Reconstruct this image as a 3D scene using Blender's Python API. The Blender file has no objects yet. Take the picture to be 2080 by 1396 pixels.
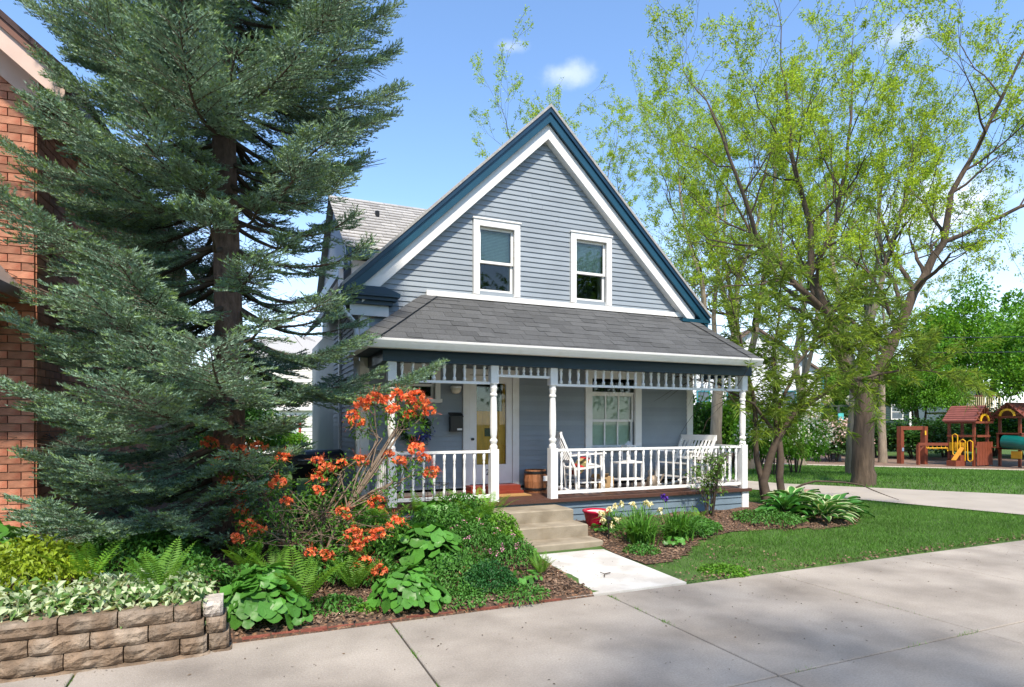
import bpy, math, random
import numpy as np
from mathutils import Vector, Matrix
R = math.radians
scene = bpy.context.scene
# ---------------------------------------------------------------- camera, sky, sun, exposure
YAW = 23.7
cam = bpy.data.objects.new('camera', bpy.data.cameras.new('camera'))
scene.collection.objects.link(cam)
cam.location = (0, 0, 1.6)
cam.rotation_euler = (R(90), 0, R(-YAW))
cam.data.sensor_width = 36.0
cam.data.lens = 36.0 * 1250 / 2080
cam.data.shift_y = (861 - 698) / 2080
cam.data.clip_start = 0.05
cam.data.clip_end = 3000
scene.camera = cam
SUN = Vector((-0.16, -0.64, 0.92)).normalized()          # towards the sun
world = bpy.data.worlds.new('World'); scene.world = world; world.use_nodes = True
# directions of the cloud puffs and their half sizes
PUFFS = [(603, 1100, 711, 0.050, 0.017, 0.50), (502, 1145, 766, 0.03, 0.012, 0.38), (1280, 803, 430, 0.14, 0.05, 0.8), (1240, 830, 800, 0.045, 0.02, 0.4)]
def build_world():
    nt = world.node_tree; N = nt.nodes; L = nt.links
    N.clear()
    out = N.new('ShaderNodeOutputWorld'); bg = N.new('ShaderNodeBackground')
    sky = N.new('ShaderNodeTexSky'); sky.sky_type = 'NISHITA'; sky.sun_disc = False
    sky.sun_elevation = math.asin(SUN.z); sky.sun_rotation = math.atan2(SUN.x, SUN.y)
    sky.air_density = 1.0; sky.dust_density = 0.25; sky.ozone_density = 3.0
    tc = N.new('ShaderNodeTexCoord'); sep = N.new('ShaderNodeSeparateXYZ')
    L.new(tc.outputs['Generated'], sep.inputs[0])
    # three small fair weather puffs, ragged by noise
    nv = N.new('ShaderNodeTexNoise'); nv.inputs['Scale'].default_value = 9.0; nv.inputs['Detail'].default_value = 6; nv.inputs['Roughness'].default_value = 0.62; L.new(tc.outputs['Generated'], nv.inputs['Vector'])
    cloud = None
    for (dx_, dy_, dz_, rx_, rz_, dens) in PUFFS:
        mp = N.new('ShaderNodeMapping'); mp.vector_type = 'POINT'
        az_ = math.atan2(dx_, dy_); d_ = Vector((dx_, dy_, dz_)).normalized()
        sb_ = N.new('ShaderNodeVectorMath'); sb_.operation = 'SUBTRACT'; sb_.inputs[1].default_value = d_; L.new(tc.outputs['Generated'], sb_.inputs[0])
        mp.inputs['Rotation'].default_value = (0, 0, az_); mp.inputs['Scale'].default_value = (1 / rx_, 1 / rx_, 1 / rz_); L.new(sb_.outputs[0], mp.inputs[0])
        ln_ = N.new('ShaderNodeVectorMath'); ln_.operation = 'LENGTH'; L.new(mp.outputs[0], ln_.inputs[0])
        ad = N.new('ShaderNodeMath'); ad.operation = 'MULTIPLY_ADD'; ad.inputs[1].default_value = 2.6; L.new(nv.outputs['Fac'], ad.inputs[0]); L.new(ln_.outputs['Value'], ad.inputs[2])
        mr_ = N.new('ShaderNodeMapRange'); mr_.interpolation_type = 'SMOOTHSTEP'; mr_.inputs['From Min'].default_value = 1.25; mr_.inputs['From Max'].default_value = 2.35; mr_.inputs['To Min'].default_value = dens; mr_.inputs['To Max'].default_value = 0.0; L.new(ad.outputs[0], mr_.inputs['Value'])
        if cloud is None: cloud = mr_.outputs[0]
        else: m_ = N.new('ShaderNodeMath'); m_.operation = 'MAXIMUM'; L.new(cloud, m_.inputs[0]); L.new(mr_.outputs[0], m_.inputs[1]); cloud = m_.outputs[0]
    # thin white haze of distant cloud near the horizon
    hz = N.new('ShaderNodeMapRange'); hz.inputs['From Min'].default_value = 0.0; hz.inputs['From Max'].default_value = 0.34
    hz.inputs['To Min'].default_value = 0.75; hz.inputs['To Max'].default_value = 0.0; L.new(sep.outputs['Z'], hz.inputs['Value'])
    mx = N.new('ShaderNodeMath'); mx.operation = 'MAXIMUM'; L.new(cloud, mx.inputs[0]); L.new(hz.outputs[0], mx.inputs[1])
    ml = N.new('ShaderNodeMath'); ml.operation = 'MULTIPLY'; ml.inputs[1].default_value = 0.85; L.new(mx.outputs[0], ml.inputs[0])
    mix = N.new('ShaderNodeMixRGB'); mix.inputs[2].default_value = (6.4, 6.7, 7.2, 1)
    hs = N.new('ShaderNodeHueSaturation'); hs.inputs['Saturation'].default_value = 1.05; hs.inputs['Value'].default_value = 1.42; L.new(sky.outputs[0], hs.inputs['Color'])
    L.new(ml.outputs[0], mix.inputs[0]); L.new(hs.outputs[0], mix.inputs[1])
    bg.inputs['Strength'].default_value = 0.13
    L.new(mix.outputs[0], bg.inputs[0]); L.new(bg.outputs[0], out.inputs[0])
build_world()
sun = bpy.data.objects.new('sun', bpy.data.lights.new('sun', 'SUN')); scene.collection.objects.link(sun)
sun.data.energy = 3.9; sun.data.angle = R(4); sun.data.color = (1.0, 0.90, 0.75)
sun.rotation_euler = SUN.to_track_quat('Z', 'Y').to_euler(); sun.location = (-10, -15, 25)
scene.view_settings.view_transform = 'Standard'; scene.view_settings.look = 'None'
scene.view_settings.exposure = 0.8; scene.view_settings.gamma = 1.0
scene.render.engine = 'CYCLES'
scene.cycles.max_bounces = 6; scene.cycles.transparent_max_bounces = 12
scene.cycles.use_denoising = True

# ---------------------------------------------------------------- helpers
COL = scene.collection
MATS = {}
def mat(name, col, rough=0.7, var=0.15, scale=6.0, bump=0.0, bscale=40.0, spec=0.3, trans=0.0, rnd=0.0, island=0.0, metal=0.0, stretch=None, col2=None, c2scale=2.0, c2pos=(0.45, 0.6), speck=0.0):
    """procedural material: base colour with noise mottling, optional second colour patches, bump, per object / per island variation"""
    if name in MATS: return MATS[name]
    m = bpy.data.materials.new(name); m.use_nodes = True
    nt = m.node_tree; N = nt.nodes; L = nt.links; N.clear()
    out = N.new('ShaderNodeOutputMaterial')
    tc = N.new('ShaderNodeTexCoord'); vec = tc.outputs['Object']
    if stretch:
        mp = N.new('ShaderNodeMapping'); mp.inputs['Scale'].default_value = stretch; L.new(vec, mp.inputs[0]); vec = mp.outputs[0]
    no = N.new('ShaderNodeTexNoise'); no.inputs['Scale'].default_value = scale; no.inputs['Detail'].default_value = 5; L.new(vec, no.inputs['Vector'])
    base = N.new('ShaderNodeRGB'); base.outputs[0].default_value = (*col, 1); cur = base.outputs[0]
    if col2:
        n2 = N.new('ShaderNodeTexNoise'); n2.inputs['Scale'].default_value = c2scale; n2.inputs['Detail'].default_value = 6; L.new(vec, n2.inputs['Vector'])
        r2 = N.new('ShaderNodeValToRGB'); r2.color_ramp.elements[0].position = c2pos[0]; r2.color_ramp.elements[1].position = c2pos[1]; L.new(n2.outputs['Fac'], r2.inputs[0])
        mm = N.new('ShaderNodeMixRGB'); mm.inputs[2].default_value = (*col2, 1); L.new(r2.outputs[0], mm.inputs[0]); L.new(cur, mm.inputs[1]); cur = mm.outputs[0]
    # value factor
    def addf(src, amt, cur_f):
        mr = N.new('ShaderNodeMapRange'); mr.inputs['From Min'].default_value = 0.25 if src.name == 'Fac' else 0; mr.inputs['From Max'].default_value = 0.75 if src.name == 'Fac' else 1
        mr.inputs['To Min'].default_value = 1 - amt; mr.inputs['To Max'].default_value = 1 + amt; L.new(src, mr.inputs['Value'])
        if cur_f is None: return mr.outputs[0]
        mu = N.new('ShaderNodeMath'); mu.operation = 'MULTIPLY'; L.new(cur_f, mu.inputs[0]); L.new(mr.outputs[0], mu.inputs[1]); return mu.outputs[0]
    f = addf(no.outputs['Fac'], var, None)
    if rnd:
        oi = N.new('ShaderNodeObjectInfo'); f = addf(oi.outputs['Random'], rnd, f)
    if island:
        ge = N.new('ShaderNodeNewGeometry'); f = addf(ge.outputs['Random Per Island'], island, f)
    if speck:
        ns = N.new('ShaderNodeTexNoise'); ns.inputs['Scale'].default_value = 70; ns.inputs['Detail'].default_value = 3; ns.inputs['Roughness'].default_value = 0.8; L.new(vec, ns.inputs['Vector']); f = addf(ns.outputs['Fac'], speck, f)
    sc = N.new('ShaderNodeVectorMath'); sc.operation = 'SCALE'; L.new(cur, sc.inputs[0]); L.new(f, sc.inputs['Scale']); cur = sc.outputs[0]
    bs = N.new('ShaderNodeBsdfPrincipled'); L.new(cur, bs.inputs['Base Color'])
    bs.inputs['Roughness'].default_value = rough; bs.inputs['Specular IOR Level'].default_value = spec; bs.inputs['Metallic'].default_value = metal
    if bump:
        nb = N.new('ShaderNodeTexNoise'); nb.inputs['Scale'].default_value = bscale; nb.inputs['Detail'].default_value = 6; L.new(vec, nb.inputs['Vector'])
        bu = N.new('ShaderNodeBump'); bu.inputs['Strength'].default_value = bump; bu.inputs['Distance'].default_value = 0.02; L.new(nb.outputs['Fac'], bu.inputs['Height']); L.new(bu.outputs[0], bs.inputs['Normal'])
    sh = bs.outputs[0]
    if trans:
        tr = N.new('ShaderNodeBsdfTranslucent')
        s2 = N.new('ShaderNodeVectorMath'); s2.operation = 'MULTIPLY'; s2.inputs[1].default_value = (1.25, 1.15, 0.6); L.new(cur, s2.inputs[0]); L.new(s2.outputs[0], tr.inputs['Color'])
        mx = N.new('ShaderNodeMixShader'); mx.inputs[0].default_value = trans; L.new(sh, mx.inputs[1]); L.new(tr.outputs[0], mx.inputs[2]); sh = mx.outputs[0]
    L.new(sh, out.inputs[0]); MATS[name] = m
    return m
def glass_mat(name, tint=(0.9, 0.95, 0.93)):
    m = bpy.data.materials.new(name); m.use_nodes = True
    nt = m.node_tree; N = nt.nodes; L = nt.links; N.clear()
    out = N.new('ShaderNodeOutputMaterial'); tr = N.new('ShaderNodeBsdfTransparent'); tr.inputs[0].default_value = (*tint, 1)
    gl = N.new('ShaderNodeBsdfGlossy'); gl.inputs[0].default_value = (0.8, 0.8, 0.8, 1); gl.inputs['Roughness'].default_value = 0.02
    fr = N.new('ShaderNodeFresnel'); fr.inputs[0].default_value = 1.45
    mr = N.new('ShaderNodeMath'); mr.operation = 'MULTIPLY_ADD'; mr.inputs[1].default_value = 1.0; mr.inputs[2].default_value = 0.0; L.new(fr.outputs[0], mr.inputs[0])
    mx = N.new('ShaderNodeMixShader'); L.new(mr.outputs[0], mx.inputs[0]); L.new(tr.outputs[0], mx.inputs[1]); L.new(gl.outputs[0], mx.inputs[2]); L.new(mx.outputs[0], out.inputs[0])
    return m

def np_mesh(name, V, F, mats, midx=None, smooth=False):
    V = np.asarray(V, np.float32).reshape(-1, 3); F = np.asarray(F, np.int32)
    me = bpy.data.meshes.new(name); n, k = F.shape
    me.vertices.add(len(V)); me.vertices.foreach_set('co', V.ravel())
    me.loops.add(n * k); me.loops.foreach_set('vertex_index', F.ravel())
    me.polygons.add(n); me.polygons.foreach_set('loop_start', np.arange(0, n * k, k, dtype=np.int32))
    try: me.polygons.foreach_set('loop_total', np.full(n, k, np.int32))
    except Exception: pass
    for m in (mats if isinstance(mats, (list, tuple)) else [mats]): me.materials.append(m)
    if midx is not None: me.polygons.foreach_set('material_index', np.asarray(midx, np.int32))
    if smooth: me.polygons.foreach_set('use_smooth', np.ones(n, bool))
    me.update(calc_edges=True); me.validate()
    return me
class MB:
    """collects shapes, builds ONE mesh"""
    def __init__(s): s.v = []; s.f = []
    def add(s, vs, fs):
        o = len(s.v); s.v += [tuple(v) for v in vs]; s.f += [tuple(i + o for i in f) for f in fs]; return s
    def box(s, x0, x1, y0, y1, z0, z1):
        return s.hexa([(x0,y0,z0),(x1,y0,z0),(x1,y1,z0),(x0,y1,z0),(x0,y0,z1),(x1,y0,z1),(x1,y1,z1),(x0,y1,z1)])
    def hexa(s, p):
        return s.add(p, [(0,3,2,1),(4,5,6,7),(0,1,5,4),(1,2,6,5),(2,3,7,6),(3,0,4,7)])
    def bar(s, a, b, w, h, up=(0,0,1)):
        a = Vector(a); b = Vector(b); d = (b - a).normalized(); u = Vector(up); sd = d.cross(u)
        if sd.length < 1e-4: sd = d.cross(Vector((1, 0, 0)))
        sd.normalize(); u = sd.cross(d); sd *= w / 2; u *= h / 2
        return s.hexa([a - sd - u, a + sd - u, b + sd - u, b - sd - u, a - sd + u, a + sd + u, b + sd + u, b - sd + u])
    def tube(s, pts, rad, n=6, cap=True):
        pts = [Vector(p) for p in pts]
        if not hasattr(rad, '__len__'): rad = [rad] * len(pts)
        o = len(s.v); prev = None
        for i, p in enumerate(pts):
            d = (pts[min(i + 1, len(pts) - 1)] - pts[max(i - 1, 0)])
            d = d.normalized() if d.length > 1e-9 else Vector((0, 0, 1))
            a = prev if prev is not None else (Vector((1, 0, 0)) if abs(d.x) < 0.8 else Vector((0, 1, 0)))
            a = (a - d * a.dot(d)).normalized(); b = d.cross(a); prev = a
            for k in range(n):
                t = 2 * math.pi * k / n; s.v.append(tuple(p + (a * math.cos(t) + b * math.sin(t)) * rad[i]))
        for i in range(len(pts) - 1):
            for k in range(n): s.f.append((o + i*n + k, o + i*n + (k+1) % n, o + (i+1)*n + (k+1) % n, o + (i+1)*n + k))
        if cap:
            s.f.append(tuple(o + k for k in reversed(range(n)))); e = o + (len(pts) - 1) * n; s.f.append(tuple(e + k for k in range(n)))
        return s
    def lathe(s, prof, n=12, c=(0, 0)):
        """prof: list of (r, z)"""
        o = len(s.v)
        for r, z in prof:
            for k in range(n): s.v.append((c[0] + r * math.cos(2*math.pi*k/n), c[1] + r * math.sin(2*math.pi*k/n), z))
        for i in range(len(prof) - 1):
            for k in range(n): s.f.append((o + i*n + k, o + i*n + (k+1) % n, o + (i+1)*n + (k+1) % n, o + (i+1)*n + k))
        s.f.append(tuple(o + k for k in reversed(range(n)))); e = o + (len(prof) - 1) * n; s.f.append(tuple(e + k for k in range(n)))
        return s
    def prism(s, poly, y0, y1):
        """poly: (x, z) outline extruded along y"""
        n = len(poly); vs = [(x, y0, z) for x, z in poly] + [(x, y1, z) for x, z in poly]
        return s.add(vs, [tuple(range(n)), tuple(reversed(range(n, 2*n)))] + [(i, i + n, (i+1) % n + n, (i+1) % n) for i in range(n)])
    def mesh(s, name, m, smooth=False):
        me = bpy.data.meshes.new(name); me.from_pydata(s.v, [], s.f); me.materials.append(m)
        import bmesh
        bm = bmesh.new(); bm.from_mesh(me); bmesh.ops.recalc_face_normals(bm, faces=bm.faces); bm.to_mesh(me); bm.free()
        if smooth: me.polygons.foreach_set('use_smooth', np.ones(len(me.polygons), bool))
        return me
    def obj(s, name, m, parent=None, smooth=False, **kw): return link(name, s.mesh(name, m, smooth), parent, **kw)
ROOTLOC = {}
def link(name, me, parent=None, loc=None, rot=None, scale=None, **kw):
    o = bpy.data.objects.new(name, me); COL.objects.link(o)
    if loc is not None: o.location = loc
    if rot is not None: o.rotation_euler = rot
    if scale is not None: o.scale = scale if hasattr(scale, '__len__') else (scale,) * 3
    if parent is not None:
        o.parent = parent
        if parent.name in ROOTLOC: o.matrix_parent_inverse = Matrix.Translation(-ROOTLOC[parent.name])
    for k, v in kw.items(): o[k] = v
    return o
def tag(o, label, cat, group=None):
    o['label'] = label; o['category'] = cat
    if group: o['group'] = group
    return o
def thing(name, loc, label, cat, group=None, worldparts=True, rot=0.0):
    """an Empty at the base; with worldparts its children are given in world coordinates"""
    o = bpy.data.objects.new(name, None); COL.objects.link(o); o.location = loc; o.rotation_euler = (0, 0, rot); o.empty_display_size = 0.1
    if worldparts: ROOTLOC[o.name] = Vector(loc)
    return tag(o, label, cat, group)
def struct(o): o['kind'] = 'structure'; return o
def stuff(o): o['kind'] = 'stuff'; return o
def unit(a): return a / np.maximum(np.linalg.norm(a, axis=-1, keepdims=True), 1e-9)
def smooth01(t): t = min(1.0, max(0.0, t)); return t * t * (3 - 2 * t)
def gz(x, y):
    """height of the ground"""
    z = -0.8 * min(1, max(0, (0.8 * x + 0.6 * y - 20) / 20))
    if y < 4.9: return min(z, -0.05)
    if x < 3.2:
        b = 0.03 + 0.27 * smooth01((y - 5.1) / 2.2)
        if x < 0.0: b = b + (0.31 - b) * smooth01(-x / 0.35) * smooth01((y - 4.9) / 0.1)
        z += b * (1 - smooth01((y - 16) / 8))
    elif x < 10 and y < 16:
        z += 0.17 * smooth01((y - 6.3) / 1.6) * (1 - smooth01((x - 8.3) / 1.2))
    return z
def leaves(P, D, Lh, W, rng, droop=0.0, fold=0.25):
    """folded rhombic leaves: base P, direction D, length Lh, width W -> V, F(quads as two tris)"""
    n = len(P); D = unit(D); up = rng.normal(size=(n, 3)) * 0.5 + np.array([0, 0, 1.0])
    S = unit(np.cross(D, up)); Nn = np.cross(S, D)
    Lh = np.broadcast_to(Lh, (n,))[:, None]; W = np.broadcast_to(W, (n,))[:, None]
    tip = P + D * Lh - np.array([0, 0, 1.0]) * droop * Lh
    mid = P + D * Lh * 0.45
    a = mid + S * W * 0.5 + Nn * W * fold; b = mid - S * W * 0.5 + Nn * W * fold
    V = np.stack([P, a, tip, b], 1).reshape(-1, 3)
    i = np.arange(n)[:, None] * 4
    F = np.concatenate([i + np.array([0, 1, 2]), i + np.array([0, 2, 3])], 0)
    return V, F
def join(parts):
    Vs = []; Fs = []; o = 0
    for V, F in parts: Vs.append(V); Fs.append(F + o); o += len(V)
    return np.concatenate(Vs), np.concatenate(Fs)
def tubes_np(tubes):
    """many tapered tubes -> V, quads. tubes: list of (pts, radii, nsides)"""
    V = []; F = []; o = 0
    for pts, rad, n in tubes:
        pts = np.asarray(pts, float); m = len(pts)
        d = np.gradient(pts, axis=0); d = unit(d)
        ref = np.array([0.0, 0, 1]) if abs(d[0][2]) < 0.8 else np.array([1.0, 0, 0])
        a = unit(np.cross(d, ref)); b = np.cross(d, a)
        t = np.arange(n) * 2 * np.pi / n
        ring = pts[:, None, :] + (a[:, None, :] * np.cos(t)[None, :, None] + b[:, None, :] * np.sin(t)[None, :, None]) * np.asarray(rad)[:, None, None]
        V.append(ring.reshape(-1, 3))
        i = np.arange(m - 1)[:, None] * n; k = np.arange(n)[None, :]; k2 = (k + 1) % n
        F.append(np.stack([i + k, i + k2, i + n + k2, i + n + k], -1).reshape(-1, 4) + o); o += m * n
    return np.concatenate(V), np.concatenate(F)
# ---------------------------------------------------------------- materials
M_white = mat('white_paint', (0.80, 0.79, 0.77), 0.5, 0.06, 5, 0.06, 60, col2=(0.64, 0.62, 0.57), c2scale=5, c2pos=(0.55, 0.85))
M_siding = mat('blue_grey_siding', (0.265, 0.302, 0.338), 0.55, 0.10, 2, 0.08, 30, rnd=0.07, speck=0.05)
M_navy = mat('navy_trim', (0.007, 0.034, 0.068), 0.35, 0.15, 4, 0.03, 30, spec=0.5)
M_navy_lit = mat('navy_trim_lit', (0.008, 0.058, 0.098), 0.35, 0.12, 4, spec=0.5)  # same navy trim where lit: the brighter tone is put into the colour
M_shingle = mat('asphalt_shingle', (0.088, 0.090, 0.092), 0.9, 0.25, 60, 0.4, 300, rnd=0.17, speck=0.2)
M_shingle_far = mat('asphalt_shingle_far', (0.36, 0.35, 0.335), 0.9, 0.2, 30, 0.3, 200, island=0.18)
M_deck = mat('deck_stain', (0.085, 0.040, 0.028), 0.5, 0.3, 8, 0.1, 50, stretch=(8, 1, 8))
M_skirt = mat('porch_skirt_blue', (0.15, 0.205, 0.25), 0.6, 0.12, 4)
M_dark = mat('dark_interior', (0.015, 0.016, 0.018), 0.8, 0.2, 3)  # near-black; puts the shade of unlit rooms into the backdrop panels
M_ceiling = mat('porch_ceiling', (0.035, 0.055, 0.075), 0.6, 0.1)
M_blind = mat('window_blind', (0.72, 0.78, 0.70), 0.6, 0.08, 20)
M_wood_door = mat('orange_wood_door', (0.88, 0.40, 0.035), 0.35, 0.18, 5, spec=0.5, stretch=(6, 6, 1))
M_red_step = mat('red_threshold', (0.20, 0.035, 0.02), 0.4, 0.2, 6)
M_black = mat('black_metal', (0.012, 0.012, 0.013), 0.35, 0.2, 8, spec=0.5)
M_concrete = mat('sidewalk_concrete', (0.355, 0.312, 0.265), 0.9, 0.20, 1.3, 0.35, 120, rnd=0.05, col2=(0.245, 0.212, 0.178), c2scale=1.5, c2pos=(0.42, 0.70), speck=0.22)
M_walk = mat('new_concrete', (0.58, 0.56, 0.52), 0.85, 0.08, 3, 0.2, 120, col2=(0.47, 0.44, 0.40), c2scale=2.5, speck=0.10)
M_stepc = mat('step_concrete', (0.30, 0.255, 0.19), 0.9, 0.16, 5, 0.3, 90, col2=(0.23, 0.19, 0.135), c2scale=3)
M_drive = mat('driveway_concrete', (0.37, 0.325, 0.28), 0.9, 0.14, 1.2, 0.2, 60)
M_stone = mat('foundation_stone', (0.28, 0.24, 0.21), 0.9, 0.3, 9, 0.4, 30)
M_brick = mat('orange_brick', (0.41, 0.185, 0.115), 0.85, 0.22, 12, 0.3, 80, rnd=0.36, col2=(0.36, 0.12, 0.07), c2scale=4, island=0.0)
M_brick_s = mat('orange_brick_side', (0.38, 0.155, 0.09), 0.85, 0.22, 12, 0.3, 80, island=0.30)
M_mortar = mat('mortar', (0.26, 0.19, 0.15), 0.95, 0.2, 15, 0.3, 90)
M_block = mat('retaining_block', (0.19, 0.135, 0.092), 0.95, 0.38, 14, 0.9, 45, rnd=0.20, col2=(0.26, 0.205, 0.155), c2scale=5)
M_block_pale = mat('retaining_block_pale', (0.46, 0.41, 0.36), 0.95, 0.25, 14, 0.9, 45)
M_soil = mat('mulch', (0.082, 0.053, 0.037), 1.0, 0.5, 22, 1.0, 60, col2=(0.24, 0.13, 0.075), c2scale=30, c2pos=(0.5, 0.62))
M_chip = mat('leaf_litter', (0.19, 0.125, 0.083), 0.9, 0.2, 9, island=0.55)
M_lawn = mat('lawn_soil_green', (0.062, 0.115, 0.026), 1.0, 0.35, 3, 0.6, 80, col2=(0.075, 0.13, 0.028), c2scale=0.6)
M_grass = mat('grass_blades', (0.088, 0.205, 0.028), 0.6, 0.25, 0.8, trans=0.3, island=0.35)
M_bark = mat('locust_bark', (0.10, 0.073, 0.052), 0.95, 0.45, 5, 1.0, 14, stretch=(3, 3, 0.5))
M_bark_pale = mat('pale_bark', (0.27, 0.22, 0.17), 0.95, 0.3, 5, 0.8, 14, stretch=(3, 3, 0.5))
M_bark_sp = mat('spruce_bark', (0.15, 0.098, 0.075), 0.95, 0.45, 9, 0.9, 30, stretch=(2, 2, 0.8))
M_twig = mat('dark_twig', (0.085, 0.062, 0.046), 0.9, 0.3, 9)
M_loc = mat('locust_leaves', (0.33, 0.47, 0.055), 0.55, 0.25, 0.7, trans=0.55, island=0.35)
M_loc2 = mat('locust_leaves_far', (0.33, 0.47, 0.055), 0.55, 0.25, 0.6, trans=0.55, island=0.35)
M_maple = mat('maple_leaves', (0.125, 0.29, 0.028), 0.5, 0.3, 0.5, trans=0.42, island=0.4)
M_dkleaf = mat('dark_green_leaves', (0.035, 0.105, 0.016), 0.5, 0.3, 1.2, trans=0.3, island=0.4)
M_needle = mat('spruce_needles', (0.165, 0.265, 0.180), 0.5, 0.3, 2.2, trans=0.15, island=0.3, col2=(0.235, 0.345, 0.245), c2scale=2.6)
M_ntip = mat('spruce_new_tips', (0.20, 0.31, 0.12), 0.5, 0.2, 2.5, trans=0.25, island=0.3)
M_tam = mat('tamarisk_feathers', (0.26, 0.38, 0.075), 0.6, 0.2, 1.5, trans=0.45, island=0.3)
M_fern = mat('fern_green', (0.15, 0.33, 0.035), 0.5, 0.2, 6, trans=0.4, rnd=0.2)
M_round = mat('round_leaf_green', (0.085, 0.25, 0.035), 0.42, 0.15, 9, trans=0.25, rnd=0.28, spec=0.4)
M_herb = mat('herb_green', (0.075, 0.21, 0.035), 0.5, 0.25, 3, trans=0.3, island=0.35)
M_yel = mat('yellow_green_leaves', (0.26, 0.36, 0.03), 0.5, 0.2, 3, trans=0.4, island=0.35)
M_varg = mat('variegated_green', (0.13, 0.25, 0.07), 0.5, 0.2, 8, trans=0.3, island=0.3)
M_varw = mat('variegated_cream', (0.50, 0.58, 0.36), 0.5, 0.15, 8, trans=0.3, island=0.2)
M_azl = mat('azalea_leaves', (0.085, 0.215, 0.03), 0.5, 0.25, 3, trans=0.35, island=0.35)
M_azf = mat('azalea_flowers', (0.86, 0.17, 0.085), 0.5, 0.15, 9, trans=0.3, island=0.3, rnd=0.2, col2=(0.88, 0.30, 0.10), c2scale=14)
M_strap = mat('strap_leaves', (0.10, 0.26, 0.035), 0.45, 0.2, 3, trans=0.3, island=0.3)
M_cream = mat('cream_petals', (0.82, 0.77, 0.52), 0.5, 0.1, 9, trans=0.3, island=0.15)
M_purple = mat('purple_petals', (0.11, 0.04, 0.36), 0.5, 0.2, 9, trans=0.2, island=0.2)
M_pink = mat('pink_petals', (0.72, 0.32, 0.46), 0.5, 0.2, 9, trans=0.3, island=0.2)
M_peach = mat('peach_petals', (0.85, 0.46, 0.25), 0.5, 0.1, 9, trans=0.3)
M_hosta = mat('hosta_green', (0.055, 0.19, 0.035), 0.4, 0.15, 9, trans=0.25, rnd=0.25, spec=0.4)
M_hostaw = mat('hosta_cream_edge', (0.50, 0.58, 0.32), 0.45, 0.1, 9, trans=0.25, rnd=0.15)
M_red_glaze = mat('red_glaze', (0.42, 0.008, 0.04), 0.15, 0.15, 4, spec=0.6)
M_pebble = mat('white_pebbles', (0.75, 0.72, 0.70), 0.8, 0.25, 30, 0.6, 60)
M_barrel = mat('barrel_oak', (0.30, 0.125, 0.055), 0.6, 0.35, 7, 0.2, 30, stretch=(6, 6, 1), rnd=0.2)
M_playwood = mat('redwood_stain', (0.20, 0.052, 0.027), 0.6, 0.2, 4, stretch=(3, 3, 1), island=0.1)
M_playroof = mat('redwood_roof', (0.22, 0.07, 0.055), 0.6, 0.2, 4, rnd=0.12)
M_yellow = mat('yellow_plastic', (0.80, 0.44, 0.02), 0.35, 0.08, 4, spec=0.5)
M_tube = mat('green_tube', (0.0, 0.10, 0.085), 0.3, 0.1, 4, spec=0.5)
M_chips = mat('playground_chips', (0.20, 0.135, 0.10), 1.0, 0.4, 9, 0.6, 30)
M_glass = glass_mat('window_glass')

# ---------------------------------------------------------------- ground
def sheet(name, xs, ys, zf, m):
    X, Y = np.meshgrid(xs, ys); Z = np.vectorize(zf)(X, Y)
    V = np.stack([X, Y, Z], -1).reshape(-1, 3); nx = len(xs)
    i = (np.arange(len(ys) - 1)[:, None] * nx + np.arange(nx - 1)[None, :]).ravel()
    F = np.stack([i, i + 1, i + nx + 1, i + nx], -1)
    return link(name, np_mesh(name, V, F, m, smooth=True))
xs = np.concatenate([[-900, -300, -100, -40, -20, -10], np.arange(-6, 12, 0.2), np.arange(12, 60, 1.0), [80, 150, 400, 1500]])
ys = np.concatenate([[-900, -300, -80, -20, -6, 0, 4.7], np.arange(4.86, 9.4, 0.16), np.arange(9.6, 60, 1.0), [80, 150, 400, 1500]])
rg0 = np.random.default_rng(3)
def gz_r(x, y):
    z = gz(x, y)
    if -6 < x < 3.4 and 5 < y < 9.4 or 4.2 < x < 9.5 and 6.5 < y < 9: z += 0.02 * math.sin(x * 7.3 + y * 3) * math.sin(y * 8.1 - x * 2)
    return z
struct(sheet('ground', xs, ys, lambda x, y: gz_r(x, y) - 0.004, M_lawn))
# mulch beds lie just above the ground sheet
def bed(name, xs, ys, inside, dz):
    X, Y = np.meshgrid(xs, ys); V = np.stack([X, Y, np.vectorize(gz_r)(X, Y) + dz], -1).reshape(-1, 3); nx = len(xs)
    F = []
    for j in range(len(ys) - 1):
        for i in range(nx - 1):
            if inside((xs[i] + xs[i+1]) / 2, (ys[j] + ys[j+1]) / 2): a = j * nx + i; F.append((a, a + 1, a + nx + 1, a + nx))
    return struct(link(name, np_mesh(name, V, np.array(F), M_soil, smooth=True)))
bed('planting_bed', np.arange(-6, 3.05, 0.1), np.arange(4.88, 12, 0.1), lambda x, y: True, 0.008)
def in_rbed(x, y):
    if x < 4.15 or x > 10: return False
    e = 5.75 + 0.95 * smooth01((x - 4.3) / 1.6) + 0.10 * math.sin(x * 2.1)
    if x > 8.6: e += 0.9 * ((x - 8.6) / 1.4) ** 2
    return e < y < 9.1
bed('planting_bed', np.arange(4.1, 10.1, 0.1), np.arange(4.88, 9.1, 0.1), in_rbed, 0.008)
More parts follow.
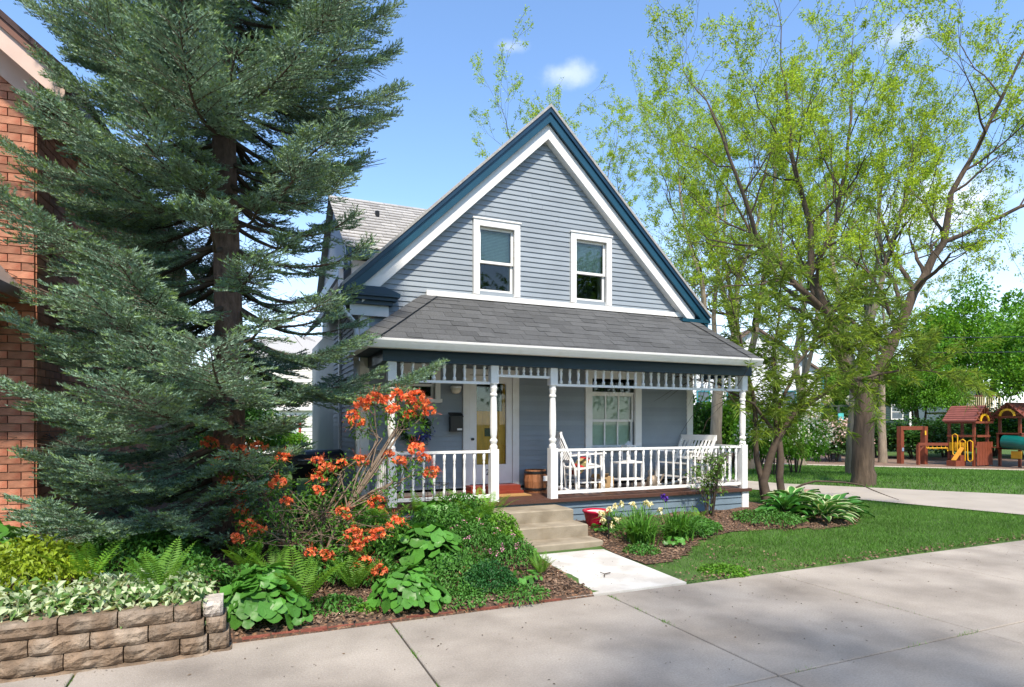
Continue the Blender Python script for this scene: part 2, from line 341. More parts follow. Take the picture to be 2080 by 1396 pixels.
# sidewalk: slabs with recessed joints on a sunken base
walk = struct(MB().box(-30, 60, -6, 4.93, -0.12, -0.035).obj('sidewalk', mat('joint_soil', (0.06, 0.05, 0.035), 1, 0.4, 20)))
def slab(x0, x1, y0, y1):
    g = 0.007; b = 0.006; x0 += g; x1 -= g; y0 += g; y1 -= g
    mb = MB(); n = [(x0,y0),(x1,y0),(x1,y1),(x0,y1)]; i_ = [(x0+b,y0+b),(x1-b,y0+b),(x1-b,y1-b),(x0+b,y1-b)]
    mb.add([(x, y, -0.08) for x, y in n] + [(x, y, -b) for x, y in n] + [(x, y, 0) for x, y in i_],
           [(0,1,5,4),(1,2,6,5),(2,3,7,6),(3,0,4,7),(4,5,9,8),(5,6,10,9),(6,7,11,10),(7,4,8,11),(8,9,10,11)])
    return mb.obj('slab', M_concrete, walk)
xj = [-9.2, -7.1, -5.1, -3.05, -0.98, 1.1, 3.13, 5.2, 7.25, 9.3, 11.35, 13.4, 15.5, 17.6, 19.7]
for i in range(len(xj) - 1):
    for (y0, y1) in ((2.9, 4.93), (0.85, 2.9), (-1.2, 0.85)): slab(xj[i], xj[i+1], y0, y1)
# front walk, flush new concrete
fw = MB(); fw.add([(2.72, 4.945, 0.012), (4.08, 4.945, 0.012), (4.18, 6.74, 0.02), (2.98, 6.74, 0.02), (2.72, 4.945, -0.08), (4.08, 4.945, -0.08), (4.18, 6.74, -0.08), (2.98, 6.74, -0.08)],
                  [(0,1,2,3),(7,6,5,4),(0,4,5,1),(1,5,6,2),(2,6,7,3),(3,7,4,0)])
struct(fw.obj('front_walk', M_walk))
# driveway to the right of the house
near = [(9.6, 20), (10.3, 16), (11.1, 12), (11.84, 8.84), (12.45, 6.2), (12.75, 4.94)]; far = [(11.4, 20), (12.1, 16), (13.1, 12.07), (15.94, 7.96), (17.6, 6.3), (20.5, 4.94)]
V = [(x, y, gz(x, y) + 0.02) for x, y in near] + [(x, y, gz(x, y) + 0.02) for x, y in far]; n = len(near)
F = [(i, i + 1, n + i + 1, n + i) for i in range(n - 1)]
struct(link('driveway', np_mesh('driveway', V, np.array(F), M_drive)))
# playground surface and its pale concrete edge
pl_edge = [(24.0, 28.5), (28.36, 24.36), (33.0, 21.0), (36.35, 18.15), (40, 14.5)]
V = []; F = []
for i, (x, y) in enumerate(pl_edge):
    for d in (0.0, 0.9, 14.0): V.append((x + d * 0.62, y + d * 0.78, gz(x, y) + (0.03 if d < 1 else 0.0)))
F1 = [(i*3, (i+1)*3, (i+1)*3+1, i*3+1) for i in range(len(pl_edge)-1)]; F2 = [(i*3+1, (i+1)*3+1, (i+1)*3+2, i*3+2) for i in range(len(pl_edge)-1)]
struct(link('playground_path', np_mesh('playground_path', V, np.array(F1), mat('pale_path', (0.5, 0.43, 0.35), 0.9, 0.15))))
struct(link('playground_ground', np_mesh('playground_ground', np.array(V) + np.array([0, 0, 0.004]), np.array(F2), M_chips)))

# ---------------------------------------------------------------- blue house
YW, XL, XR = 9.1, 1.6, 7.6
AX, AZ, TP = 4.58, 6.75, 3.15 / 3.25            # apex and slope of the main gable
rz = lambda x: AZ - TP * abs(x - AX)              # top of roof over x
house = thing('house', (4.6, 9.1, 0.1), 'blue grey clapboard house with white trimmed front gable and porch', 'house')
wb = MB()
# wall backing: columns between the openings
OPEN = [(3.25, 3.99, 0.62, 2.40), (5.47, 6.35, 1.19, 2.38), (2.28, 2.70, 1.98, 2.40), (3.42, 4.02, 3.70, 4.72), (5.16, 5.76, 3.70, 4.72)]
def backing(x0, x1, z0, z1):
    xsb = sorted({x0, x1} | {h[k] for h in OPEN for k in (0, 1) if h[2] < z1 and h[3] > z0})
    zsb = sorted({z0, z1} | {h[k] for h in OPEN for k in (2, 3) if z0 < h[k] < z1})
    for i in range(len(xsb) - 1):
        for j in range(len(zsb) - 1):
            cx, cz = (xsb[i] + xsb[i+1]) / 2, (zsb[j] + zsb[j+1]) / 2
            if not any(h[0] < cx < h[1] and h[2] < cz < h[3] for h in OPEN): wb.box(xsb[i], xsb[i+1], YW, YW + 0.10, zsb[j], zsb[j+1])
backing(XL + 0.02, XR - 0.02, 0.6, 3.62)
wb.prism([(XL + 0.02, 3.62), (3.42, 3.62), (3.42, rz(3.42) - 0.12), (XL + 0.02, rz(XL) - 0.10)], YW, YW + 0.1)
wb.prism([(5.76, 3.62), (XR - 0.02, 3.62), (XR - 0.02, rz(XR) - 0.10), (5.76, rz(5.76) - 0.12)], YW, YW + 0.1)
wb.prism([(4.02, 3.62), (5.16, 3.62), (5.16, rz(5.16) - 0.12), (AX, AZ - 0.12), (4.02, rz(4.02) - 0.12)], YW, YW + 0.1)
for a, b in ((3.42, 4.02), (5.16, 5.76)):
    wb.box(a, b, YW, YW + 0.1, 3.62, 3.70); wb.prism([(a, 4.72), (b, 4.72), (b, rz(b) - 0.12), (a, rz(a) - 0.12)], YW, YW + 0.1)
# left side, right side, rear wing body
wb.box(XL, XL + 0.1, YW + 0.1, 16.0, 0.1, 3.45); wb.box(XR - 0.1, XR, YW + 0.1, 16.0, 0.1, 3.45)
wb.box(XL + 0.1, XR - 0.1, YW + 1.6, YW + 1.7, 0.1, 3.4)   # dark room behind the windows
wall = wb.obj('wall', M_siding, house)
# clapboards, each a board; they stop at the openings' casings
CAS = [(3.14, 4.11, 0.5, 2.46), (5.33, 6.49, 1.10, 2.46), (2.18, 2.79, 1.92, 2.46), (3.31, 4.13, 3.5, 4.82), (5.05, 5.87, 3.5, 4.82)]
PITCH = 0.081; rgB = random.Random(5)
def board(segs_z0, z0, x0a, x1a, x0b, x1b, y=YW, nm='clapboard'):
    if min(x1a, x1b) - max(x0a, x0b) > 1.6 and rgB.random() < 0.8:      # butt joint
        xm = max(x0a, x0b) + (min(x1a, x1b) - max(x0a, x0b)) * rgB.uniform(0.25, 0.75)
        board(segs_z0, z0, x0a, xm - 0.0015, x0b, xm - 0.0015, y, nm); return board(segs_z0, z0, xm + 0.0015, x1a, xm + 0.0015, x1b, y, nm)
    w = rgB.uniform(-0.0015, 0.0015)
    return MB().add([(x0a, y - 0.024, z0 + w), (x1a, y - 0.024, z0 + w * 0.3), (x1a, y, z0), (x0a, y, z0), (x0b, y - 0.007, z0 + PITCH + 0.012), (x1b, y - 0.007, z0 + PITCH + 0.012), (x1b, y, z0 + PITCH + 0.012), (x0b, y, z0 + PITCH + 0.012)],
                    [(0,3,2,1),(4,5,6,7),(0,1,5,4),(1,2,6,5),(2,3,7,6),(3,0,4,7)]).obj(nm, M_siding, wall)
z = 0.60
while z < 6.45:
    zt = z + PITCH
    if z < 2.5: lo, hi, lo2, hi2 = XL + 0.10, XR - 0.10, XL + 0.10, XR - 0.10
    elif z < 3.40: lo, hi = XL + 0.10, min(2.75, XL + 0.10 + 1.15 * (z - 2.4) + 0.25); lo2, hi2 = lo, hi
    else:
        dx = lambda zz: (AZ - 0.33 - zz) / TP
        lo, hi, lo2, hi2 = max(AX - dx(z), XL + 0.10), min(AX + dx(z), XR - 0.1), max(AX - dx(zt), XL + 0.10), min(AX + dx(zt), XR - 0.1)
        if hi2 - lo2 < 0.08: break
    cuts = sorted((c[0], c[1]) for c in CAS if c[2] < zt - 0.01 and c[3] > z + 0.01)
    x = lo; first = True
    for a, b in cuts:
        if a > hi: break
        if a - x > 0.02: board(z, z, x, a, lo2 if first else x, a)
        x = b; first = False
    if hi - x > 0.02: board(z, z, x, hi, lo2 if first else x, hi2)
    z += PITCH
# left side wall clapboards
z = 0.5
while z < 3.38:
    MB().add([(XL - 0.024, YW + 0.1, z), (XL - 0.024, 12.0, z), (XL, 12.0, z), (XL, YW + 0.1, z), (XL - 0.006, YW + 0.1, z + PITCH + 0.012), (XL - 0.006, 12.0, z + PITCH + 0.012), (XL, 12.0, z + PITCH + 0.012), (XL, YW + 0.1, z + PITCH + 0.012)],
             [(0,1,2,3),(7,6,5,4),(0,4,5,1),(1,5,6,2),(2,6,7,3),(3,7,4,0)]).obj('clapboard', M_siding, wall)
    z += PITCH
MB().box(XL - 0.03, XL + 0.10, YW - 0.035, YW + 0.10, 0.2, 3.36).obj('corner_board', M_white, house)
MB().box(XR - 0.10, XR + 0.03, YW - 0.035, YW + 0.10, 0.2, 3.36).obj('corner_board', M_white, house)
MB().box(XL - 0.05, XL + 0.02, 11.0, 11.14, 0.2, 4.3).obj('corner_board', M_white, house)
MB().box(XL - 0.02, XR + 0.02, YW - 0.04, YW + 0.1, 0.05, 0.56).obj('foundation', M_stone, house)
# main roof: two slopes with shingle courses at the edge, fascia, soffit, frieze
def slope_pts(s, x, off):   # point on slope side s (-1 left, +1 right), at horizontal distance x from the ridge, off below (vertical)
    return (AX + s * x, AZ - TP * x - off)
YF = 8.90                                           # face of the rake
for s in (-1, 1):
    p = [slope_pts(s, 0, -0.03), slope_pts(s, 3.30, -0.03), slope_pts(s, 3.30, 0.02), slope_pts(s, 0, 0.02)]
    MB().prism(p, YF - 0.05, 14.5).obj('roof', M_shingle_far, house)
    p = [slope_pts(s, 0, 0.023), slope_pts(s, 3.27, 0.023), slope_pts(s, 3.27, 0.10), slope_pts(s, 0, 0.10)]
    MB().prism(p, YF - 0.035, YF + 0.012).obj('rake_moulding', M_navy, house)
    p = [slope_pts(s, 0, 0.10), slope_pts(s, 3.25, 0.10), slope_pts(s, 3.25, 0.255), slope_pts(s, 0, 0.255)]
    MB().prism(p, YF - 0.01, YF + 0.03).obj('rake_board', M_navy_lit, house)
    p = [slope_pts(s, 0, 0.18), slope_pts(s, 3.24, 0.18), slope_pts(s, 3.24, 0.22), slope_pts(s, 0, 0.22)]
    MB().prism(p, YF + 0.031, YW - 0.03).obj('soffit', M_navy, house)
    p = [slope_pts(s, 0, 0.257), slope_pts(s, 3.0, 0.257), slope_pts(s, 3.0, 0.50), slope_pts(s, 0, 0.50)]
    MB().prism(p, YF + 0.055, YW - 0.002).obj('frieze_board', M_white, house)
# eave returns
MB().box(1.27, 2.12, YF - 0.02, YW - 0.03, 3.44, 3.50).box(1.31, 2.08, YF + 0.02, YW - 0.03, 3.39, 3.44).box(1.36, 2.03, YF + 0.07, YW - 0.03, 3.33, 3.39).prism([(1.27, 3.50), (2.12, 3.50), (1.9, 3.58), (1.3, 3.58)], YF + 0.0, YW - 0.03).obj('eave_return', M_navy, house)
MB().box(1.42, 1.98, YF + 0.12, YW - 0.04, 3.17, 3.33).obj('return_frieze', M_white, house)
MB().box(7.25, 7.88, YF - 0.02, YW - 0.03, 3.44, 3.50).box(7.29, 7.84, YF + 0.02, YW - 0.03, 3.36, 3.44).obj('eave_return', M_navy_lit, house)  # right return takes the painted lit tone, the left one plain navy
MB().box(1.2, 1.33, YF + 0.3, 11.0, 3.36, 3.46).obj('gutter', M_white, house)
MB().tube([(1.27, 8.95, 3.38), (1.34, 9.0, 3.2), (1.5, 9.03, 3.05), (1.55, 9.03, 0.4)], 0.04, 8).obj('downspout', M_white, house, smooth=True)
# rear wing roof (ridge along x)
rw = MB(); rw.add([(1.62, 10.75, 4.62), (7.6, 10.75, 4.62), (7.6, 13.0, 6.25), (1.62, 13.0, 6.25), (7.6, 15.3, 4.62), (1.62, 15.3, 4.62)], [(0,1,2,3), (3,2,4,5)])
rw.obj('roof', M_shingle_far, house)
cs = MB(); rr = random.Random(3); ncs = 17
for j in range(ncs):
    t0, t1 = j / ncs, (j + 1) / ncs; x = 1.60 - rr.random() * 0.25
    while x < 4.4:
        w = 0.30; a, b = max(x, 1.60), min(x + w - 0.006, 4.4)
        if b > a + 0.02:
            y0, z0, y1, z1 = 10.75 + 2.25 * t0 - 0.03, 4.62 + 1.63 * t0 + 0.012, 10.75 + 2.25 * t1, 4.62 + 1.63 * t1 + 0.018
            hh = 0.016 + rr.random() * 0.004
            cs.add([(a, y0, z0), (b, y0, z0), (b, y1, z1 - 0.012), (a, y1, z1 - 0.012), (a, y0, z0 + hh), (b, y0, z0 + hh), (b, y1, z1), (a, y1, z1)], [(0,1,5,4),(4,5,6,7),(3,0,4,7),(1,2,6,5)])
        x += w
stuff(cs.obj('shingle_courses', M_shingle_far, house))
MB().box(1.62, 3.6, 10.72, 10.78, 4.47, 4.61).obj('fascia', M_navy, house)
MB().box(1.75, 3.6, 10.95, 11.05, 3.5, 4.46).obj('wing_wall', M_white, house)
MB().box(1.60, 1.66, 10.79, 15.3, 4.3, 4.5).obj('fascia', M_navy, house)
wg = [(11.05, 3.2), (15.1, 3.2), (15.1, 4.6), (13.0, 6.14), (11.05, 4.72)]
MB().add([(1.74, y, z) for y, z in wg] + [(1.80, y, z) for y, z in wg], [(0,1,2,3,4), (9,8,7,6,5)] + [(i, i + 5, (i + 1) % 5 + 5, (i + 1) % 5) for i in range(5)]).obj('wing_gable_wall', M_siding, house)
MB().tube([(2.45, 12.2, 5.6), (2.45, 12.2, 5.80)], 0.045, 8).obj('roof_vent', M_black, house)
# windows ------------------------------------------------------------
def window(x0, x1, z0, z1, cas, sill=True, muntins=0, blind=(0, 1), mid=0.5, head=0.0):
    """opening x0..x1, z0..z1 with casing width cas; parts are sub-parts of the window"""
    y = YW
    fr = MB().box(x0 - cas, x0, y - 0.05, y + 0.02, z0 - 0.06, z1 + cas).box(x1, x1 + cas, y - 0.05, y + 0.02, z0 - 0.06, z1 + cas).box(x0, x1, y - 0.05, y + 0.02, z1, z1 + cas).box(x0 - cas - 0.015, x1 + cas + 0.015, y - 0.065, y + 0.02, z1 + cas + 0.001, z1 + cas + 0.025).obj('window', M_white, house)
    if sill: MB().box(x0 - cas - 0.02, x1 + cas + 0.02, y - 0.08, y + 0.03, z0 - 0.055, z0).obj('sill', M_white, fr)
    zm = z0 + (z1 - head - z0) * mid; st = 0.04
    if head: MB().box(x0, x1, y + 0.0, y + 0.04, z1 - head, z1 - head + 0.03).obj('transom_bar', M_white, fr)
    for (a, b, yy) in ((zm - 0.02, z1 - head, y + 0.015), (z0, zm + 0.02, y + 0.045)):
        sa = MB().box(x0, x0 + st, yy, yy + 0.03, a, b).box(x1 - st, x1, yy, yy + 0.03, a, b).box(x0 + st, x1 - st, yy, yy + 0.03, a, a + st).box(x0 + st, x1 - st, yy, yy + 0.03, b - st, b)
        for k in range(muntins):
            xm = x0 + st + (x1 - x0 - 2 * st) * (k + 1) / (muntins + 1); sa.box(xm - 0.014, xm + 0.014, yy + 0.003, yy + 0.027, a + st, b - st)
        sa.obj('sash', M_white, fr)
        MB().box(x0 + st, x1 - st, yy + 0.012, yy + 0.018, a + st, b - st).obj('pane', M_glass, fr)
    if head: MB().box(x0, x1, y + 0.02, y + 0.026, z1 - head + 0.03, z1).obj('pane', M_glass, fr)
    bl = MB(); zz = z0 + blind[0] * (z1 - head - z0) + 0.01
    while zz < z0 + blind[1] * (z1 - head - z0) - 0.01:
        bl.add([(x0 + 0.02, y + 0.105, zz), (x1 - 0.02, y + 0.105, zz), (x1 - 0.02, y + 0.118, zz + 0.0245), (x0 + 0.02, y + 0.118, zz + 0.0245)], [(0, 1, 2, 3)]); zz += 0.0235
    bl.obj('blind', M_blind, fr)
    MB().box(x0 - 0.05, x1 + 0.05, y + 0.35, y + 0.37, z0 - 0.1, z1 + 0.1).obj('room_backdrop', M_dark, fr)  # near-black panel close behind the glass, room darkness painted as its colour
    return fr
window(3.42, 4.02, 3.70, 4.72, 0.10, sill=False, blind=(0.48, 1), mid=0.46)
window(5.16, 5.76, 3.70, 4.72, 0.10, sill=False, blind=(0.48, 1), mid=0.46)
window(5.47, 6.35, 1.19, 2.38, 0.13, muntins=2, blind=(0, 1), mid=0.5, head=0.26)
window(2.28, 2.70, 1.98, 2.40, 0.08, blind=(0.9, 1), mid=0.5)
# front door -----------------------------------------------------------
cz0, cz1 = 0.65, 2.36
MB().box(3.147, 3.253, YW - 0.05, YW + 0.02, 0.60, 2.46).box(3.986, 4.10, YW - 0.05, YW + 0.02, 0.60, 2.46).box(3.253, 3.986, YW - 0.05, YW + 0.02, cz1 + 0.01, 2.46).obj('door_casing', M_white, house)
dr = MB().box(3.26, 3.373, YW - 0.035, YW - 0.002, cz0, cz1).box(3.877, 3.98, YW - 0.035, YW - 0.002, cz0, cz1).box(3.373, 3.877, YW - 0.035, YW - 0.002, cz0, 0.955).box(3.373, 3.877, YW - 0.035, YW - 0.002, 2.24, cz1).obj('storm_door', M_white, house)
MB().box(3.373, 3.877, YW - 0.022, YW - 0.016, 0.955, 2.24).obj('pane', M_glass, dr)
MB().tube([(3.30, YW - 0.075, 1.36), (3.30, YW - 0.03, 1.36)], 0.022, 10).obj('handle', M_black, dr)
MB().box(3.40, 3.86, YW - 0.037, YW - 0.0351, 0.68, 0.72).obj('kick_rail', M_white, dr)
ind = MB().box(3.27, 3.97, YW + 0.05, YW + 0.09, cz0, 1.80).box(3.27, 3.40, YW + 0.05, YW + 0.09, 1.80, 2.36).box(3.85, 3.97, YW + 0.05, YW + 0.09, 1.80, 2.36).box(3.40, 3.85, YW + 0.05, YW + 0.09, 2.28, 2.36)
for zz in (1.02, 1.28, 1.60): ind.box(3.40, 3.85, YW + 0.043, YW + 0.05, zz, zz + 0.016)
for xx in (3.50, 3.74): ind.box(xx, xx + 0.014, YW + 0.044, YW + 0.05, 1.3, 1.78)
ind = ind.obj('inner_door', M_wood_door, house)
MB().box(3.40, 3.85, YW + 0.06, YW + 0.066, 1.80, 2.28).obj('pane', M_glass, ind)
MB().box(3.54, 3.70, YW + 0.04, YW + 0.05, 1.40, 1.53).obj('mail_slot', M_black, ind)
MB().box(3.3, 3.95, YW + 0.4, YW + 0.42, 0.6, 2.4).obj('hall_backdrop', M_dark, ind)  # added dark panel, its colour stands for the shade of the hall
fc = bpy.data.curves.new('numeral', 'FONT'); fc.body = '2'; fc.size = 0.13; fc.extrude = 0.002
to = bpy.data.objects.new('numeral_tmp', fc); COL.objects.link(to)
bpy.context.view_layer.update()
tm = bpy.data.meshes.new_from_object(to); bpy.data.objects.remove(to); tm.materials.clear(); tm.materials.append(M_black)
nb = link('numeral', tm, dr, loc=(3.525, YW - 0.039, 0.79), rot=(R(90), 0, 0)); nb['label'] = 'black house numeral 2'
MB().box(3.16, 4.02, 8.70, 9.06, 0.515, 0.565).box(3.18, 4.0, 8.78, 9.06, 0.565, 0.645).obj('threshold_step', M_red_step, house)
# porch ----------------------------------------------------------------
YP = 8.0
MB().box(1.70, 7.90, 7.90, YW - 0.04, 0.462, 0.51).obj('porch_floor', M_deck, house)
for i in range(3): MB().add([(1.74, 7.945, 0.165 + 0.1 * i), (7.86, 7.945, 0.165 + 0.1 * i), (7.86, 7.99, 0.165 + 0.1 * i), (1.74, 7.99, 0.165 + 0.1 * i), (1.74, 7.96, 0.262 + 0.1 * i), (7.86, 7.96, 0.262 + 0.1 * i), (7.86, 7.99, 0.262 + 0.1 * i), (1.74, 7.99, 0.262 + 0.1 * i)], [(0,3,2,1),(4,5,6,7),(0,1,5,4),(1,2,6,5),(2,3,7,6),(3,0,4,7)]).obj('skirt_board', M_skirt, house)
for xs_ in (1.755, 7.835): MB().box(xs_ - 0.02, xs_ + 0.02, 7.99, YW, 0.12, 0.46).obj('skirt_board', M_skirt, house)
MB().box(1.8, 7.8, 8.0, 8.1, 0.0, 0.2).obj('porch_footing', M_stone, house)
# turned posts
def post_mesh():
    mb = MB(); h = 0.0575
    mb.box(-h, h, -h, h, 0, 0.735); mb.box(-h, h, -h, h, 1.65, 1.90)
    mb.lathe([(0.05, 0.735), (0.056, 0.76), (0.05, 0.785), (0.040, 0.80), (0.050, 0.83), (0.056, 0.85), (0.05, 0.87), (0.038, 0.885), (0.046, 0.93), (0.051, 1.02), (0.050, 1.2), (0.045, 1.4), (0.040, 1.47), (0.052, 1.485), (0.052, 1.505), (0.041, 1.52), (0.048, 1.56), (0.055, 1.59), (0.048, 1.62), (0.05, 1.65)], 14)
    return mb.mesh('porch_post', M_white)
pm = post_mesh()
for x in (1.79, 3.23, 4.16, 7.79): link('porch_post', pm, house, loc=(x, YP, 0.51))
MB().box(1.72, 1.86, 7.93, 8.07, 0.22, 0.505).obj('post_plinth', M_white, house)
MB().box(7.72, 7.86, 7.93, 8.07, 0.1, 0.46).obj('post_plinth', M_white, house)
def spindle(prof, h, name):
    return MB().lathe([(r, z * h) for r, z in prof], 8).mesh(name, M_white, True)
bal = spindle([(0.021, 0), (0.021, 0.13), (0.013, 0.15), (0.019, 0.19), (0.012, 0.22), (0.017, 0.30), (0.021, 0.45), (0.018, 0.62), (0.012, 0.74), (0.019, 0.78), (0.012, 0.81), (0.021, 0.84), (0.021, 1)], 0.585, 'baluster')
spn = spindle([(0.025, 0), (0.025, 0.2), (0.014, 0.26), (0.017, 0.4), (0.025, 0.7), (0.016, 0.82), (0.025, 0.88), (0.025, 1)], 0.225, 'spindle')
sps = spindle([(0.021, 0), (0.021, 0.18), (0.012, 0.26), (0.025, 0.5), (0.012, 0.74), (0.021, 0.82), (0.021, 1)], 0.118, 'spindle')
def rail(x0, x1, y0=YP, y1=YP, n=9):
    tr = MB().bar((x0, y0, 1.212), (x1, y1, 1.212), 0.055, 0.036).obj('railing', M_white, house)
    MB().bar((x0, y0, 0.592), (x1, y1, 0.592), 0.045, 0.045).obj('bottom_rail', M_white, tr)
    for k in range(n):
        t = (k + 0.6) / (n + 0.2); link('baluster', bal, tr, loc=(x0 + (x1 - x0) * t, y0 + (y1 - y0) * t, 0.612))
rail(1.85, 3.17, n=9); rail(4.22, 7.73, n=24); rail(1.79, 1.79, 8.06, 9.05, n=8); rail(7.79, 7.79, 8.06, 9.05, n=7)
def frieze(x0, x1, n, z=2.185, me=spn):
    fr = MB().bar((x0, YP, z - 0.018), (x1, YP, z - 0.018), 0.045, 0.036).obj('spindle_frieze', M_white, house)
    for k in range(n): link('spindle', me, fr, loc=(x0 + (x1 - x0) * (k + 0.55) / (n + 0.1), YP, z))
frieze(1.85, 3.17, 9); frieze(4.22, 7.73, 24); frieze(3.29, 4.10, 7, 2.292, sps)
# small drop bead under the frieze of the door bay is part of the posts' caps; beam, soffit, ceiling
MB().box(1.66, 7.92, 7.92, 8.09, 2.412, 2.56).obj('porch_beam', M_navy, house)
for x_ in (1.68, 7.78): MB().box(x_, x_ + 0.12, 8.09, YW - 0.04, 2.412, 2.56).obj('porch_beam', M_navy, house)
MB().box(1.42, 7.80, 7.735, YW - 0.05, 2.562, 2.585).obj('porch_ceiling', M_ceiling, house)
# gutter with a rolled lip
gp = [(7.60, 2.665), (7.605, 2.64), (7.63, 2.60), (7.66, 2.555), (7.73, 2.55), (7.73, 2.60), (7.67, 2.61), (7.635, 2.65), (7.63, 2.672)]
gm = MB(); ng = len(gp)
gm.add([(1.37, y, zz) for y, zz in gp] + [(7.86, y, zz) for y, zz in gp], [tuple(range(ng)), tuple(reversed(range(ng, 2*ng)))] + [(i, i + ng, (i+1) % ng + ng, (i+1) % ng) for i in range(ng)])
gm.obj('gutter', M_white, house)
gm2 = MB().box(1.36, 1.45, 7.74, YW + 0.0, 2.55, 2.66).obj('gutter', M_white, house)
MB().tube([(1.52, 8.98, 2.5), (1.52, 8.98, 0.25)], 0.035, 8).obj('downspout', M_white, house, smooth=True)
# porch roof: base + shingle tabs
A, B, C_, D_ = Vector((1.38, 7.66, 2.625)), Vector((7.84, 7.66, 2.625)), Vector((7.46, YW, 3.555)), Vector((2.64, YW, 3.555))
EL, ER = Vector((1.38, YW, 2.625)), Vector((7.84, YW, 2.625))
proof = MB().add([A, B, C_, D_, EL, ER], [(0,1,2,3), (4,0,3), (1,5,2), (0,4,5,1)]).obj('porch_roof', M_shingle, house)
NC = 11; rs = random.Random(11); nsh = 0
def tab_mesh(q, th):
    a, b, c, d = q; n_ = (b - a).cross(d - a).normalized()
    lo = [a + n_ * 0.001, b + n_ * 0.001, c + n_ * 0.001, d + n_ * 0.001]; hi = [a + n_ * th, b + n_ * th, c + n_ * 0.004, d + n_ * 0.004]
    return MB().hexa(lo + hi)
for j in range(NC):
    t0, t1 = j / NC, min(1.0, (j + 1) / NC + 0.02)
    def edge(t): return A.lerp(D_, t), B.lerp(C_, t)
    l0, r0 = edge(t0); l1, r1 = edge(t1); W0 = (r0 - l0).length
    x = -rs.random() * 0.3 * (1 if j % 2 else 0.3)
    while x < W0:
        w = rs.choice((0.20, 0.26, 0.30, 0.34, 0.24)); a, b = max(x, 0), min(x + w - 0.004, W0)
        if b - a > 0.03:
            a0 = l0 + (r0 - l0) * (a / W0); b0 = l0 + (r0 - l0) * (b / W0); xa = a0.x; xb = b0.x
            def clampx(v, p, q): return max(p.x, min(q.x, v))
            d1 = Vector((clampx(xa, l1, r1), l1.y, l1.z)); c1 = Vector((clampx(xb, l1, r1), l1.y, l1.z))
            q = [a0 + Vector((0, -0.012, -0.002)) if j == 0 else a0, b0 + Vector((0, -0.012, -0.002)) if j == 0 else b0, c1, d1]
            if nsh < 300: tab_mesh(q, rs.choice((0.007, 0.009, 0.013))).obj('shingle', M_shingle, proof); nsh += 1
        x += w
for (P0, P1, nn) in ((A, D_, 9), (B, C_, 8)):          # hip caps
    ax = (P1 - P0)
    for k in range(nn):
        p0 = P0 + ax * (k / nn); p1 = P0 + ax * min(1, (k + 1.15) / nn); up = Vector((0, -0.35, 0.93)); 
        MB().bar(p0 + up * 0.020, p1 + up * 0.012, 0.22, 0.012, up=up).obj('hip_shingle', M_shingle, proof)
MB().box(2.56, 7.50, YW - 0.06, YW + 0.0, 3.545, 3.625).obj('roof_flashing', M_white, house)
# ---------------------------------------------------------------- front steps
steps = thing('concrete_steps', (3.6, 6.75, 0), 'three worn tan concrete steps leading up to the porch', 'steps')
for (y0, z1, x1, z0) in ((6.75, 0.11, 4.24, -0.05), (7.08, 0.27, 4.21, 0.0), (7.42, 0.43, 4.18, 0.0)):
    b = 0.014; x0 = 3.0; y1 = 7.93
    mb = MB(); n_ = [(x0, y0), (x1, y0), (x1, y1), (x0, y1)]; i_ = [(x0 + b, y0 + b), (x1 - b, y0 + b), (x1 - b, y1), (x0 + b, y1)]
    mb.add([(x, y, z0) for x, y in n_] + [(x, y, z1 - b) for x, y in n_] + [(x, y, z1) for x, y in i_], [(0,1,5,4),(1,2,6,5),(2,3,7,6),(3,0,4,7),(4,5,9,8),(5,6,10,9),(6,7,11,10),(7,4,8,11),(8,9,10,11)])
    mb.obj('step', M_stepc, steps)
# ---------------------------------------------------------------- things on the porch
mb_ = thing('mailbox', (3.01, 9.05, 1.48), 'black wall mailbox beside the front door', 'mailbox')
MB().box(2.92, 3.11, 8.97, 9.072, 1.48, 1.71).obj('body', M_black, mb_)
MB().add([(2.91, 8.955, 1.70), (3.12, 8.955, 1.70), (3.12, 9.072, 1.76), (2.91, 9.072, 1.76), (2.91, 8.955, 1.715), (3.12, 8.955, 1.715), (3.12, 9.072, 1.775), (2.91, 9.072, 1.775)], [(0,3,2,1),(4,5,6,7),(0,1,5,4),(1,2,6,5),(2,3,7,6),(3,0,4,7)]).obj('lid', M_black, mb_)
MB().box(3.02, 3.10, 8.966, 8.969, 1.50, 1.53).obj('label_strip', M_white, mb_)
pl_ = thing('porch_light', (2.99, 8.98, 2.1), 'cream dome porch light on the wall left of the door', 'lamp')
MB().lathe([(0.01, 2.06), (0.05, 2.07), (0.075, 2.10), (0.08, 2.14)], 16, (3.0, 8.97)).obj('shade', mat('cream_glass', (0.75, 0.70, 0.58), 0.3, 0.05), pl_, smooth=True)
MB().lathe([(0.085, 2.14), (0.085, 2.17), (0.05, 2.19)], 16, (3.0, 8.97)).box(2.96, 3.04, 8.97, 9.075, 2.15, 2.18).obj('bracket', M_white, pl_)
brl = thing('barrel', (4.29, 8.84, 0.51), 'small wooden barrel with dark rim beside the front door', 'barrel')
for k in range(14):
    a = 2 * math.pi * k / 14; b = 2 * math.pi * (k + 0.94) / 14; mb = MB(); prof = [(0.165, 0.0), (0.18, 0.1), (0.187, 0.18), (0.18, 0.26), (0.165, 0.36)]
    vs = [(r * math.cos(t), r * math.sin(t), z) for r, z in prof for t in (a, b)]; vi = [(0.9 * x, 0.9 * y, z) for x, y, z in vs]; q = len(vs)
    fs = [(2*i, 2*i+1, 2*i+3, 2*i+2) for i in range(4)]; fs += [tuple(reversed([j + q for j in f])) for f in fs[:4]] + [(8, 9, q + 9, q + 8), (0, q, q + 1, 1)]
    mb.add([(x + 4.29, y + 8.84, z + 0.511) for x, y, z in vs + vi], fs).obj('stave', M_barrel, brl)
